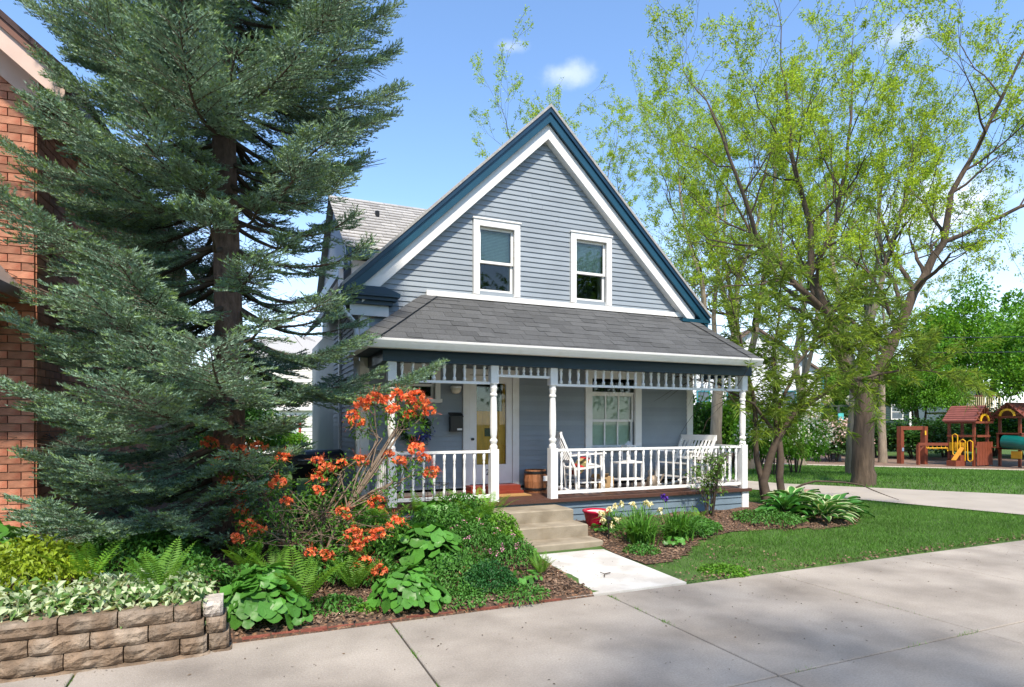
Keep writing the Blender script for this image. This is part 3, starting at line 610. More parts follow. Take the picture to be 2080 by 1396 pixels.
MB().lathe([(0.16, 0.80), (0.15, 0.805)], 20, (4.29, 8.84)).obj('barrel_head', M_dark, brl)
for z0, r in ((0.55, 0.176), (0.81, 0.178)): MB().lathe([(r, z0), (r + 0.006, z0 + 0.005), (r + 0.006, z0 + 0.035), (r - 0.004, z0 + 0.04)], 22, (4.29, 8.84)).obj('hoop', M_black, brl)
MB().box(4.33, 4.42, 8.645, 8.652, 0.70, 0.78).obj('paper_label', M_white, brl)
dm = tag(MB().box(3.42, 4.02, 8.42, 8.68, 0.512, 0.526).obj('doormat', mat('coir', (0.42, 0.24, 0.09), 1, 0.3, 40, 0.6, 200)), 'tan coir doormat below the red threshold', 'doormat')
# wreath
wr = thing('wreath', (2.38, 9.02, 1.3), 'green wreath with blue flowers hanging on the porch wall', 'wreath')
rw_ = np.random.default_rng(8); n = 500; t = rw_.random(n) * 2 * np.pi; rr_ = 0.2 + rw_.normal(size=n) * 0.03
P = np.stack([2.38 + rr_ * np.cos(t), 9.03 + rw_.normal(size=n) * 0.015, 1.53 + rr_ * np.sin(t)], -1); Dv = rw_.normal(size=(n, 3)); Dv[:, 1] = -abs(Dv[:, 1])
V, F = leaves(P, Dv, 0.07, 0.022, rw_); link('foliage', np_mesh('foliage', V, F, M_dkleaf), wr)
n = 160; P = np.stack([2.50 + rw_.normal(size=n) * 0.06, 8.99 + rw_.normal(size=n) * 0.015, 1.42 + rw_.normal(size=n) * 0.05], -1); Dv = rw_.normal(size=(n, 3)); Dv[:, 1] = -1
V, F = leaves(P, Dv, 0.035, 0.03, rw_); link('blue_flowers', np_mesh('blue_flowers', V, F, mat('blue_petals', (0.14, 0.16, 0.45), 0.6, 0.2, island=0.3)), wr)
# rocking chair facing +x
def rocker(loc, rot, label, wide=0.5, hgt=0.95):
    t = thing('rocking_chair', loc, label, 'rocking chair', 'white rocking chairs on the porch', worldparts=False, rot=rot); w = wide / 2
    sh = 0.40
    MB().add([(-0.22, -w, sh - 0.03), (0.26, -w, sh + 0.02), (0.26, w, sh + 0.02), (-0.22, w, sh - 0.03), (-0.22, -w, sh), (0.26, -w, sh + 0.045), (0.26, w, sh + 0.045), (-0.22, w, sh)], [(0,3,2,1),(4,5,6,7),(0,1,5,4),(1,2,6,5),(2,3,7,6),(3,0,4,7)]).obj('seat', M_white, t)
    for s in (-1, 1):
        y = s * (w - 0.02)
        MB().tube([(-0.50, y, 0.13), (-0.3, y, 0.055), (-0.05, y, 0.022), (0.2, y, 0.03), (0.42, y, 0.075)], 0.02, 6).obj('rocker', M_white, t)
        MB().bar((0.24, y, 0.03), (0.22, y, 0.62), 0.035, 0.035).obj('leg', M_white, t)
        MB().bar((-0.19, y, 0.04), (-0.22, y, 0.42), 0.035, 0.035).obj('leg', M_white, t)
        MB().bar((-0.22, y, 0.40), (-0.46, y, hgt), 0.035, 0.035).obj('back_post', M_white, t)
        MB().bar((-0.29, y, 0.60), (0.30, y, 0.635), 0.07, 0.022).obj('armrest', M_white, t)
    MB().bar((-0.45, -w, hgt - 0.03), (-0.45, w, hgt - 0.03), 0.03, 0.10).obj('top_rail', M_white, t)
    MB().bar((-0.265, -w, 0.50), (-0.265, w, 0.50), 0.025, 0.05).obj('lower_rail', M_white, t)
    ns = int(wide / 0.075)
    for k in range(ns):
        y = -w + 0.05 + (wide - 0.1) * k / (ns - 1); MB().bar((-0.268, y, 0.51), (-0.448, y, hgt - 0.06), 0.032, 0.014).obj('back_slat', M_white, t)
    for zz, xx in ((0.20, 0.232), (0.28, -0.205)): MB().bar((xx, -w, zz), (xx, w, zz), 0.025, 0.025).obj('stretcher', M_white, t)
    for s in (-1, 1): MB().bar((0.235, s * (w - 0.02), 0.18), (-0.2, s * (w - 0.02), 0.18), 0.025, 0.025).obj('stretcher', M_white, t)
    return t
rocker((4.98, 8.55, 0.505), R(-8), 'white slatted rocking chair holding a striped pillow near the door')
rocker((6.98, 8.58, 0.505), R(180 + 12), 'wide white slatted rocking bench at the right end of the porch', wide=0.75, hgt=0.88)
pw = MB(); ns_ = 7
pil = thing('pillow', (4.92, 8.52, 0.93), 'red and tan striped pillow on the rocking chair', 'pillow', worldparts=False, rot=R(-8))
pil.rotation_euler = (0, R(-55), R(-8))
Vp = []; 
for i in range(13):
    for j in range(13):
        u, v = i / 12 * 2 - 1, j / 12 * 2 - 1; th = 0.06 * (1 - u ** 4) * (1 - v ** 4)
        Vp.append((u * 0.17, v * 0.19, th))
Vp = np.array(Vp); Vb = Vp * np.array([1, 1, -1.0]); ii = (np.arange(12)[:, None] * 13 + np.arange(12)[None, :]).ravel(); Fp = np.stack([ii, ii + 13, ii + 14, ii + 1], -1)
m_red = mat('pillow_red', (0.42, 0.03, 0.03), 0.9, 0.1, 30); m_tan = mat('pillow_tan', (0.45, 0.37, 0.17), 0.9, 0.1, 30); m_grn = mat('pillow_olive', (0.20, 0.17, 0.07), 0.9, 0.1, 30)
mi = [(0, 1, 0, 2, 1, 0)[k // 24 % 6] for k in range(144)]
link('cushion', np_mesh('cushion', np.concatenate([Vp, Vb]), np.concatenate([Fp, Fp[:, ::-1] + 169]), [m_red, m_tan, m_grn], mi * 2, True), pil)
# plant stand, lantern, box, can
st_ = thing('plant_stand', (5.95, 8.72, 0.51), 'white two tier stand below the porch window', 'stand')
for x in (5.72, 6.18):
    for y in (8.62, 8.85): MB().bar((x, y, 0.512), (x, y, 0.95), 0.03, 0.03).obj('leg', M_white, st_)
for zz in (0.66, 0.94): MB().box(5.70, 6.20, 8.60, 8.87, zz, zz + 0.025).obj('shelf', M_white, st_)
ln = thing('lantern', (5.98, 8.72, 0.967), 'small white framed lantern standing on the plant stand', 'lantern')
fr_ = MB()
for x in (5.90, 6.06):
    for y in (8.65, 8.80): fr_.box(x - 0.008, x + 0.008, y - 0.008, y + 0.008, 0.967, 1.22)
fr_.box(5.89, 6.07, 8.64, 8.81, 0.966, 0.985).box(5.89, 6.07, 8.64, 8.81, 1.22, 1.24).obj('frame', M_white, ln)
MB().lathe([(0.09, 1.24), (0.03, 1.29), (0.01, 1.31)], 4, (5.98, 8.725)).obj('cap', M_white, ln)
MB().lathe([(0.03, 0.986), (0.03, 1.08), (0.005, 1.085)], 10, (5.98, 8.725)).obj('candle', M_white, ln)
bx_ = thing('cardboard_box', (5.40, 8.6, 0.51), 'brown cardboard box on the porch floor behind the railing', 'box')
Mc = mat('cardboard', (0.42, 0.28, 0.14), 0.9, 0.08, 8)
MB().box(5.26, 5.54, 8.5, 8.75, 0.512, 0.74).obj('body', Mc, bx_); MB().bar((5.26, 8.5, 0.74), (5.24, 8.42, 0.80), 0.28, 0.005, up=(0, 0, 1)).obj('flap', Mc, bx_)
wc = thing('watering_can', (6.42, 8.66, 0.51), 'dull metal watering can on the porch floor', 'watering can')
Mz = mat('dull_zinc', (0.22, 0.18, 0.14), 0.5, 0.3, 9, metal=0.4)
MB().lathe([(0.10, 0.512), (0.105, 0.54), (0.095, 0.68), (0.06, 0.71), (0.055, 0.72)], 16, (6.42, 8.66)).obj('body', Mz, wc, smooth=True)
MB().tube([(6.51, 8.66, 0.55), (6.60, 8.66, 0.64), (6.66, 8.66, 0.73)], [0.02, 0.016, 0.02], 8).obj('spout', Mz, wc)
MB().tube([(6.36, 8.66, 0.71), (6.33, 8.66, 0.79), (6.42, 8.66, 0.83), (6.48, 8.66, 0.76), (6.47, 8.66, 0.70)], 0.008, 6).obj('handle', Mz, wc)
# ---------------------------------------------------------------- grill behind the azalea
gr = thing('grill', (0.98, 9.5, 0.3), 'black domed barbecue grill behind the orange azalea', 'grill'); gx, gy = 0.98, 9.45
prof = [(0.0, 0.0)]
lid = MB(); nn = 10
for i in range(nn + 1):
    a = math.pi * i / nn; yy = -0.24 * math.cos(a); zz = 1.02 + 0.20 * math.sin(a) ** 0.7
    for x in (-0.40, -0.36, 0.36, 0.40): lid.v.append((gx + x, gy + yy * (1 if abs(x) < 0.38 else 0.9), zz - (0.02 if abs(x) > 0.38 else 0)))
for i in range(nn):
    for k in range(3): lid.f.append((i*4 + k, i*4 + k + 1, (i+1)*4 + k + 1, (i+1)*4 + k))
lid.f.append(tuple(i * 4 for i in range(nn + 1))); lid.f.append(tuple(i * 4 + 3 for i in reversed(range(nn + 1))))
lid.obj('lid', M_black, gr)
MB().hexa([(gx - 0.30, gy - 0.18, 0.82), (gx + 0.30, gy - 0.18, 0.82), (gx + 0.30, gy + 0.18, 0.82), (gx - 0.30, gy + 0.18, 0.82), (gx - 0.39, gy - 0.235, 1.015), (gx + 0.39, gy - 0.235, 1.015), (gx + 0.39, gy + 0.235, 1.015), (gx - 0.39, gy + 0.235, 1.015)]).obj('firebox', M_black, gr)
MB().tube([(gx - 0.25, gy - 0.25, 1.08), (gx - 0.25, gy - 0.29, 1.08), (gx + 0.25, gy - 0.29, 1.08), (gx + 0.25, gy - 0.25, 1.08)], 0.012, 6).obj('handle', mat('steel', (0.5, 0.5, 0.5), 0.3, 0.1, metal=0.9), gr)
for sx in (-1, 1):
    for sy in (-1, 1): MB().bar((gx + sx * 0.28, gy + sy * 0.17, 0.24), (gx + sx * 0.28, gy + sy * 0.17, 0.83), 0.035, 0.035).obj('leg', M_black, gr)
MB().box(gx + 0.41, gx + 0.72, gy - 0.2, gy + 0.2, 0.97, 0.995).obj('side_shelf', M_black, gr)
# ---------------------------------------------------------------- brick house on the left, turned slightly
bh = thing('brick_house', (-2.0, 7.98, 0.3), 'orange brick house at the left edge behind the spruce', 'house', worldparts=False, rot=R(-5))
# local frame: corner at the origin, front wall along -x in the plane y = 0, side wall along +y in the plane x = 0
bw = MB().box(-6, -0.012, 0.012, 9.0, -0.5, 5.0).obj('wall', M_mortar, bh)
BH, BL, G = 0.0845, 0.235, 0.010; rb = random.Random(7)
brick_me = MB().hexa([(G/2, 0, 0), (BL - G/2, 0, 0), (BL - G/2, 0.03, 0), (G/2, 0.03, 0), (G/2, 0, BH - G), (BL - G/2, 0, BH - G), (BL - G/2, 0.03, BH - G), (G/2, 0.03, BH - G)]).mesh('brick', M_brick)
half_me = MB().hexa([(G/2, 0, 0), (BL/2 - G/2, 0, 0), (BL/2 - G/2, 0.03, 0), (G/2, 0.03, 0), (G/2, 0, BH - G), (BL/2 - G/2, 0, BH - G), (BL/2 - G/2, 0.03, BH - G), (G/2, 0.03, BH - G)]).mesh('brick', M_brick)
nb_ = 0
for r in range(62):
    z = -0.3 + r * BH; off = 0 if r % 2 else BL / 2
    if r % 2 == 0: link('brick', half_me, bw, loc=(-BL / 2 - 0.003, -0.010 + rb.uniform(-0.002, 0.002), z)); nb_ += 1
    for k in range(4 if z > 0.2 else 2):
        if nb_ >= 296: break
        link('brick', brick_me, bw, loc=(-off - BL * (k + 1) - 0.003, -0.010 + rb.uniform(-0.003, 0.003), z)); nb_ += 1
sb = MB()
for r in range(62):                                  # side wall: bricks joined, far and behind the tree
    z = -0.3 + r * BH; off = 0 if r % 2 else -BL / 2
    for k in range(24):
        y0, y1 = off + BL * k + 0.012, off + BL * (k + 1) - 0.002; y0 = max(y0, 0.022)
        d = rb.uniform(-0.003, 0.003); sb.box(-0.02, 0.008 + d, y0, y1, z, z + BH - G)
stuff(sb.obj('side_bricks', M_brick_s, bh))
fb = MB()
for r in range(62):
    z = -0.3 + r * BH; off = 0 if r % 2 else BL / 2
    for k in range(4 if z > 0.2 else 2, 16): fb.box(-off - BL * (k + 1) + G/2 - 0.003, -off - BL * k - G/2 - 0.003, -0.010 + rb.uniform(-0.002, 0.002), 0.02, z, z + BH - G)
stuff(fb.obj('front_bricks', M_brick_s, bh))
M_pinkw = mat('pale_pink_trim', (0.62, 0.45, 0.38), 0.6, 0.08); M_brn = mat('brown_trim', (0.16, 0.07, 0.045), 0.5, 0.15); M_maroon = mat('maroon_shingle', (0.07, 0.045, 0.045), 0.9, 0.2, 30, 0.3, 200)
# gable roof: right slope falls to the eave beyond the corner; apex out of frame at x = -2.4
def gs(x, o=0): return (x, 4.90 - 0.86 * (x - 0.42) - o)
MB().prism([gs(-2.6), gs(0.45), gs(0.45, 0.07), gs(-2.6, 0.07)], -0.42, 9.2).obj('roof', M_maroon, bh)
MB().prism([gs(-2.6, 0.072), gs(0.40, 0.072), gs(0.40, 0.16), gs(-2.6, 0.16)], -0.40, -0.36).obj('rake_moulding', M_brn, bh)
MB().prism([gs(-2.6, 0.16), gs(0.38, 0.16), gs(0.38, 0.38), gs(-2.6, 0.38)], -0.37, -0.33).obj('rake_board', M_pinkw, bh)
MB().prism([gs(-2.6, 0.20), gs(0.38, 0.20), gs(0.38, 0.22), gs(-2.6, 0.22)], -0.33, 0.0).obj('soffit', M_pinkw, bh)
MB().prism([gs(-2.6, 0.24), gs(0.05, 0.24), gs(0.05, 0.60), gs(-2.6, 0.60)], -0.06, -0.02).obj('frieze_board', M_pinkw, bh)
MB().box(0.30, 0.42, -0.3, 9.0, 4.66, 4.85).obj('eave_board', M_brn, bh)
MB().prism([(-6, 5.0), (-0.02, 5.0), (-2.5, 7.1), (-6, 7.1)], 0.1, 0.3).obj('gable_wall', M_brick_s, bh)
# porch hood at the left edge of the view with a curved bracket
MB().hexa([(-6, -1.0, 2.62), (-0.05, -1.0, 2.62), (-0.05, 0.0, 2.66), (-6, 0.0, 2.66), (-6, -1.0, 2.70), (-0.05, -1.0, 2.70), (-0.6, -0.012, 3.30), (-6, -0.012, 3.30)]).obj('hood_roof', mat('grey_metal_roof', (0.22, 0.215, 0.21), 0.4, 0.12, 3), bh)
MB().box(-6, -0.02, -1.03, -0.98, 2.55, 2.69).box(-0.07, -0.02, -0.98, -0.03, 2.55, 2.66).obj('hood_fascia', M_brn, bh)
bk = MB()
for i in range(8):
    a0, a1 = math.pi / 2 * i / 8, math.pi / 2 * (i + 1) / 8
    bk.bar((-0.35, -0.05 - 0.34 * (1 - math.cos(a0)), 2.16 + 0.36 * math.sin(a0)), (-0.35, -0.05 - 0.34 * (1 - math.cos(a1)), 2.16 + 0.36 * math.sin(a1)), 0.07, 0.08, up=(1, 0, 0))
bk.box(-0.385, -0.315, -0.45, -0.03, 2.47, 2.545).box(-0.385, -0.315, -0.08, -0.03, 2.1, 2.47).obj('bracket', mat('mustard_paint', (0.42, 0.27, 0.04), 0.6, 0.1), bh)
MB().box(-0.62, -0.50, -0.16, -0.03, -0.4, 2.55).obj('downspout', M_brn, bh)
# ---------------------------------------------------------------- retaining wall of split blocks
rwall = thing('retaining_wall', (-1.2, 4.85, 0), 'low tan split block retaining wall along the sidewalk at left', 'wall')
rk = random.Random(21)
def rough_block(x0, x1, y0, y1, z0, z1, m=None, nm='block'):
    nx, nz = 7, 4; mb = MB(); g = 0.004; x0 += g; x1 -= g; z0 += g * 0.6; z1 -= g * 0.6
    for j in range(nz + 1):
        for i in range(nx + 1):
            u, v = i / nx, j / nz; e = min(u, 1 - u) * nx; ez = min(v, 1 - v) * nz; ins = 0.022 * (1 - min(1, e)) + 0.015 * (1 - min(1, ez))
            mb.v.append((x0 + (x1 - x0) * u, y0 + ins + rk.uniform(-0.011, 0.007) * (1 if e and ez else 0.4), z0 + (z1 - z0) * v))
    for j in range(nz):
        for i in range(nx): a = j * (nx + 1) + i; mb.f.append((a, a + 1, a + nx + 2, a + nx + 1))
    o = len(mb.v); mb.v += [(x0, y1, z0), (x1, y1, z0), (x1, y1, z1), (x0, y1, z1)]
    b0 = list(range(nx + 1)); t0 = [nz * (nx + 1) + i for i in range(nx + 1)]; l0 = [j * (nx + 1) for j in range(nz + 1)]; r0 = [j * (nx + 1) + nx for j in range(nz + 1)]
    mb.f += [tuple(t0 + [o + 2, o + 3]), tuple(list(reversed(b0)) + [o, o + 1]), tuple(list(reversed(l0)) + [o, o + 3])[:], tuple(r0 + [o + 2, o + 1]), (o, o + 3, o + 2, o + 1)]
    return mb.obj(nm, m or M_block, rwall)
for c in range(4):
    z0, z1 = -0.10 + 0.111 * c, -0.10 + 0.111 * (c + 1); yb = 4.73 + 0.02 * c
    x = -0.20 - 0.02 * c
    x0_ = x - (0.16 if c % 2 else 0.32); first = True
    while x > -5:
        w = 0.33 if not first else (0.17 if c % 2 else 0.34); first = False
        rough_block(x - w, x, yb + rk.uniform(-0.006, 0.006), yb + 0.22, z0, z1); x -= w
# end return of the wall going back into the bed
for c in range(4):
    z0, z1 = -0.10 + 0.111 * c, -0.10 + 0.111 * (c + 1)
    rough_block(-0.195 - 0.02 * c, -0.06 - 0.02 * c, 4.77 + 0.02 * c, 5.06, z0, z1, M_block_pale if c == 3 else M_block)
# brick edging flush with the bed
ed = thing('brick_edging', (1.0, 4.97, 0.0), 'row of sunken red bricks edging the mulch bed', 'edging')
em = MB().box(0, 0.195, 0, 0.085, -0.05, 0.0).mesh('brick', mat('old_red_brick', (0.20, 0.065, 0.045), 0.9, 0.35, 12, 0.5, 60, rnd=0.25))
for k in range(13): link('brick', em, ed, loc=(0.0 + 0.205 * k, 4.945 + rk.uniform(-0.01, 0.01), 0.022 + rk.uniform(-0.008, 0.006)), rot=(rk.uniform(-.05, .05), 0, rk.uniform(-.04, .04)))
# ---------------------------------------------------------------- spruce
def spruce():
    rng = np.random.default_rng(17)
    bx, by, bz = -0.15, 7.3, 0.22
    t = thing('spruce_tree', (bx, by, bz), 'tall blue green spruce tree between the brick house and porch', 'tree')
    zs = np.linspace(bz - 0.15, 12.5, 22)
    tr = [(bx + 0.03 * math.sin(z * 0.9), by + 0.03 * math.cos(z * 1.3), z) for z in zs]
    V, F = tubes_np([(tr, [0.165 * (1 - (z / 13.5)) + 0.012 + (0.05 * max(0, 0.6 - z)) for z in zs], 14)])
    link('trunk', np_mesh('trunk', V, F, M_bark_sp, smooth=True), t)
    tubes = []; nb = []; nd = []; nt = []       # needle base, dir, tipflag
    segs = []                                    # (p0, p1, isnew)
    z = 0.55; k = 0
    while z < 12.0:
        f = z / 13.0; Rm = 2.25 * (1 - f ** 2.0)
        if z < 1.2: Rm *= 0.80 + 0.2 * (z / 1.2)
        nwh = 8 if z < 7.5 else 6
        for w in range(nwh):
            az = k * 2.399 + w * 2 * math.pi / nwh + rng.normal() * 0.22; zb = z; z = zb + rng.normal() * 0.035
            L = Rm * rng.uniform(0.72, 1.08)
            dirx, diry = math.cos(az), math.sin(az)
            # towards the camera and to the right the middle of the crown is thin: bare boughs, sky shows
            facing = -(dirx * 0.0 + diry)           # 1 = towards the street
            thin = 1.0
            if 2.6 < z < 4.25:
                if facing > 0.3 and abs(dirx) < 0.8 and 3.4 < z < 4.05: thin = 0.0; L *= 0.6
                elif dirx > 0.1: thin = 0.25; L *= 0.9
            if dirx < -0.4 and diry < 0.15 and rng.random() < 0.7: L *= 0.78
            if 2.35 < z < 4.5 and dirx > 0: L *= 0.76
            if z < 2.05 and dirx > -0.15: L *= 0.52 - 0.18 * max(0, dirx)
            rise = 0.05 - 0.30 * (1 - f) ; n = 9
            pts = []
            for i in range(n + 1):
                s = i / n; r = L * s
                zz = z + L * (rise * s - 0.10 * math.sin(s * math.pi) + 0.16 * s ** 3)
                pts.append((bx + dirx * r + 0.04 * math.sin(5 * s + k), by + diry * r + 0.04 * math.cos(4 * s + w), zz))
            pts = np.array(pts)
            tubes.append((pts, np.linspace(0.030 * (1 - f) + 0.010, 0.004, n + 1), 5))
            if thin == 0.0:
                start, dens = 0.75, 0.3
            else: start, dens = 0.13, thin
            # lateral twigs
            m = int(46 * L / 2.2 + 8)
            for j in range(m):
                s = start + (1 - start) * (j + rng.random()) / m
                if rng.random() > dens and s < 0.8: 
                    if rng.random() < 0.5: 
                        q = s * n; i0 = min(int(q), n - 1); p = pts[i0] + (pts[i0+1] - pts[i0]) * (q - i0)
                        sd = rng.choice([-1, 1]); d = unit(np.array([-diry * sd + dirx * 0.8, dirx * sd + diry * 0.8, rng.normal() * 0.2 - 0.1]))
                        tubes.append((np.stack([p, p + d * 0.15, p + d * 0.32 + rng.normal(size=3) * 0.03]), [0.004, 0.003, 0.0015], 3))
                    continue
                q = s * n; i0 = min(int(q), n - 1); p = pts[i0] + (pts[i0+1] - pts[i0]) * (q - i0); bd = unit(pts[i0+1] - pts[i0])
                tl = (0.18 + 0.50 * math.sin(math.pi * min(1, (1.06 - s) * 1.1)) ) * L / 2.2 * rng.uniform(0.7, 1.2)
                sd = 1 if j % 2 else -1
                d = unit(np.array([-diry * sd, dirx * sd, 0]) * rng.uniform(0.6, 1.0) + bd * 0.95 + np.array([0, 0, rng.normal() * 0.07 - 0.05]))
                tp = np.stack([p, p + d * tl * 0.5 + np.array([0, 0, 0.0]), p + d * tl + np.array([0, 0, 0.03 * tl - 0.02])])
                tubes.append((tp, [0.005, 0.004, 0.0015], 3))
                # twiglets
                ntw = max(3, int(tl / 0.030))
                for q2 in range(ntw):
                    s2 = (q2 + 0.6) / ntw; a = p + (tp[2] - p) * s2; sd2 = 1 if q2 % 2 else -1
                    side = unit(np.cross(d, np.array([0, 0, 1.0]))) * sd2
                    d2 = unit(d * 0.9 + side * rng.uniform(0.5, 1.0) + np.array([0, 0, rng.normal() * 0.16 + 0.02]))
                    l2 = (0.085 + 0.09 * (1 - s2)) * rng.uniform(0.7, 1.25)
                    segs.append((a, a + d2 * l2, s2 > 0.5 and rng.random() < 0.55))
                segs.append((tp[1], tp[2] + d * 0.03, True))
            segs.append((pts[-2], pts[-1] + (pts[-1] - pts[-2]) * 0.4, True)); z = zb
        z += 0.28 + 0.02 * z * rng.random() ; k += 1
    A = np.array([s[0] for s in segs]); B = np.array([s[1] for s in segs]); NEW = np.array([s[2] for s in segs])
    # nothing grows into the brick house, the blue house or the sky above the frame's needs
    mid = (A + B) / 2
    keep = ~((mid[:, 0] < -1.85) & (mid[:, 1] > 7.75)) & ~((mid[:, 0] > 1.32) & (mid[:, 1] > 7.5)) & (mid[:, 2] > 0.27)
    A, B, NEW = A[keep], B[keep], NEW[keep]
    K = 13; n = len(A)
    tt = np.tile((np.arange(K) + 0.5) / K, (n, 1)) + rng.uniform(-0.03, 0.03, (n, K)); D = B - A; Ln = np.linalg.norm(D, axis=1); Du = unit(D)
    P = A[:, None, :] + D[:, None, :] * tt[..., None]
    Rv = rng.normal(size=(n, K, 3)); Rv -= (Rv * Du[:, None, :]).sum(-1, keepdims=True) * Du[:, None, :]; Rv = unit(Rv); Rv[..., 2] = np.abs(Rv[..., 2]) * 0.8 + Rv[..., 2] * 0.2
    ND = unit(Rv * 0.85 + Du[:, None, :] * 0.75); Lh = rng.uniform(0.024, 0.042, (n, K, 1))
    Sd = unit(np.cross(ND, rng.normal(size=(n, K, 3)))) * 0.0062
    V = np.stack([P - Sd, P + Sd, P + ND * Lh], 2).reshape(-1, 3)
    F = np.arange(len(V)).reshape(-1, 3)
    mi = (NEW[:, None] & (tt > 0.62)).ravel().astype(np.int32)
    # twig core so that sprays are not hollow
    link('needles', np_mesh('needles', V, F, [M_needle, M_ntip], mi), t, kind='stuff')
    V, F = tubes_np(tubes)
    link('boughs', np_mesh('boughs', V, F, M_twig, smooth=True), t)
    print('spruce segs', n, 'needles', n * K)
spruce()
# ---------------------------------------------------------------- broadleaf trees
def grow(rng, tubes, twigs, p, d, L, r, lvl, maxl, up=0.12, wig=0.22, nside=None):
    n = 5 if lvl < 2 else 3; pts = [p]; rad = [r]; kids = []
    for i in range(n):
        d = unit(d + rng.normal(size=3) * wig + np.array([0, 0, up])); p = p + d * L / n; pts.append(p); rad.append(max(0.004, r * (1 - 0.62 * (i + 1) / n)))
        if lvl < maxl and i >= (1 if lvl else 0) and i < n - 1: kids.append((p, d, rad[-1], i / n))
    tubes.append((np.array(pts), rad, 7 if lvl == 0 else 5 if lvl == 1 else 3))
    if lvl >= maxl - 1: twigs.append((np.array(pts), lvl))
    if lvl < maxl:
        for (q, dd, rr, s) in kids:
            ax = unit(np.cross(dd, rng.normal(size=3))); a = rng.uniform(0.6, 1.05)
            grow(rng, tubes, twigs, q, unit(dd * math.cos(a) + ax * math.sin(a)), L * rng.uniform(0.45, 0.66) * (1 - 0.25 * s), rr * 0.6, lvl + 1, maxl, up, wig)
        for s in (-1, 1):
            ax = unit(np.cross(d, rng.normal(size=3))); a = rng.uniform(0.25, 0.5)
            grow(rng, tubes, twigs, p, unit(d * math.cos(a) + ax * math.sin(a)), L * rng.uniform(0.55, 0.72), rad[-1] * 0.85, lvl + 1, maxl, up, wig)
def locust_meshes(seed, trunk, limbs, maxl, nleaf, leafL, M_l, barkm, up=0.10, lenf=1.0, spread=1.0):
    """trunk / limbs: lists of (x, y, z, r) guide points about the base"""
    rng = np.random.default_rng(seed); tubes = []; twigs = []
    big = []
    for g in [trunk] + limbs:
        g = np.array(g, float); pts = []; rad = []
        for i in range(len(g) - 1):
            for k in range(3):
                s = k / 3; q = g[i] * (1 - s) + g[i+1] * s; pts.append(q[:3] + rng.normal(size=3) * 0.02 * (0 if i == 0 and k == 0 else 1)); rad.append(q[3])
        pts.append(g[-1][:3]); rad.append(g[-1][3]); big.append((np.array(pts), rad, 12))
    for (pts, rad, _) in big[1:]:
        for i in range(3, len(pts)):
            if i < len(pts) - 1 and rng.random() < 0.25: continue
            d = unit(pts[i] - pts[i-1]); ax = unit(np.cross(d, rng.normal(size=3))); a = rng.uniform(0.5, 1.1)
            if i == len(pts) - 1: a = 0.2
            grow(rng, tubes, twigs, pts[i], unit((d * math.cos(a) + ax * math.sin(a)) * np.array([spread, spread, 1])), lenf * rng.uniform(1.5, 2.6), max(0.02, rad[i] * 0.55), 1, maxl, up)
    tv, tf = tubes_np(big); sv, sf = tubes_np(tubes)
    ps = []; ds = []
    for pts, lvl in twigs:
        m = rng.poisson(nleaf if lvl == maxl else nleaf * 0.5)
        if m == 0: continue
        s = np.clip(rng.choice(rng.random(4) ** 0.7, m) + rng.normal(size=m) * 0.03, 0, 0.999) * (len(pts) - 1); i0 = np.minimum(s.astype(int), len(pts) - 2); q = pts[i0] + (pts[i0+1] - pts[i0]) * (s - i0)[:, None]
        ps.append(q + rng.normal(size=(m, 3)) * 0.05); ds.append(rng.normal(size=(m, 3)) * 0.8 + unit(pts[i0+1] - pts[i0]) * 0.7)
    P = np.concatenate(ps); D = np.concatenate(ds)
    V, F = leaves(P, D, rng.uniform(0.6, 1.3, len(P)) * leafL, rng.uniform(0.35, 0.55, len(P)) * leafL, rng, droop=0.2)
    print('tree', seed, 'twigs', len(twigs), 'leaves', len(P), 'tubes', len(tubes))
    return np_mesh('trunk', tv, tf, barkm, smooth=True), np_mesh('branches', sv, sf, M_twig, smooth=True), np_mesh('crown', V, F, M_l)
def place_tree(name, meshes, loc, label, rot=0.0, scale=1.0, group='honey locust trees'):
    t = thing(name, loc, label, 'tree', group, worldparts=False, rot=rot); t.scale = (scale,) * 3
    link('trunk', meshes[0], t); link('branches', meshes[1], t); link('crown', meshes[2], t)
    return t
cs_, sn_ = math.cos(R(YAW)), math.sin(R(YAW))
def lat(l, d, z, r): return (l * cs_ + d * sn_, -l * sn_ + d * cs_, z, r)     # sideways, away, up
trunkA = [lat(0, 0, -0.1, 0.316), lat(0, 0, 0.4, 0.275), lat(0, 0, 1.6, 0.247), lat(0.02, 0, 2.5, 0.254)]
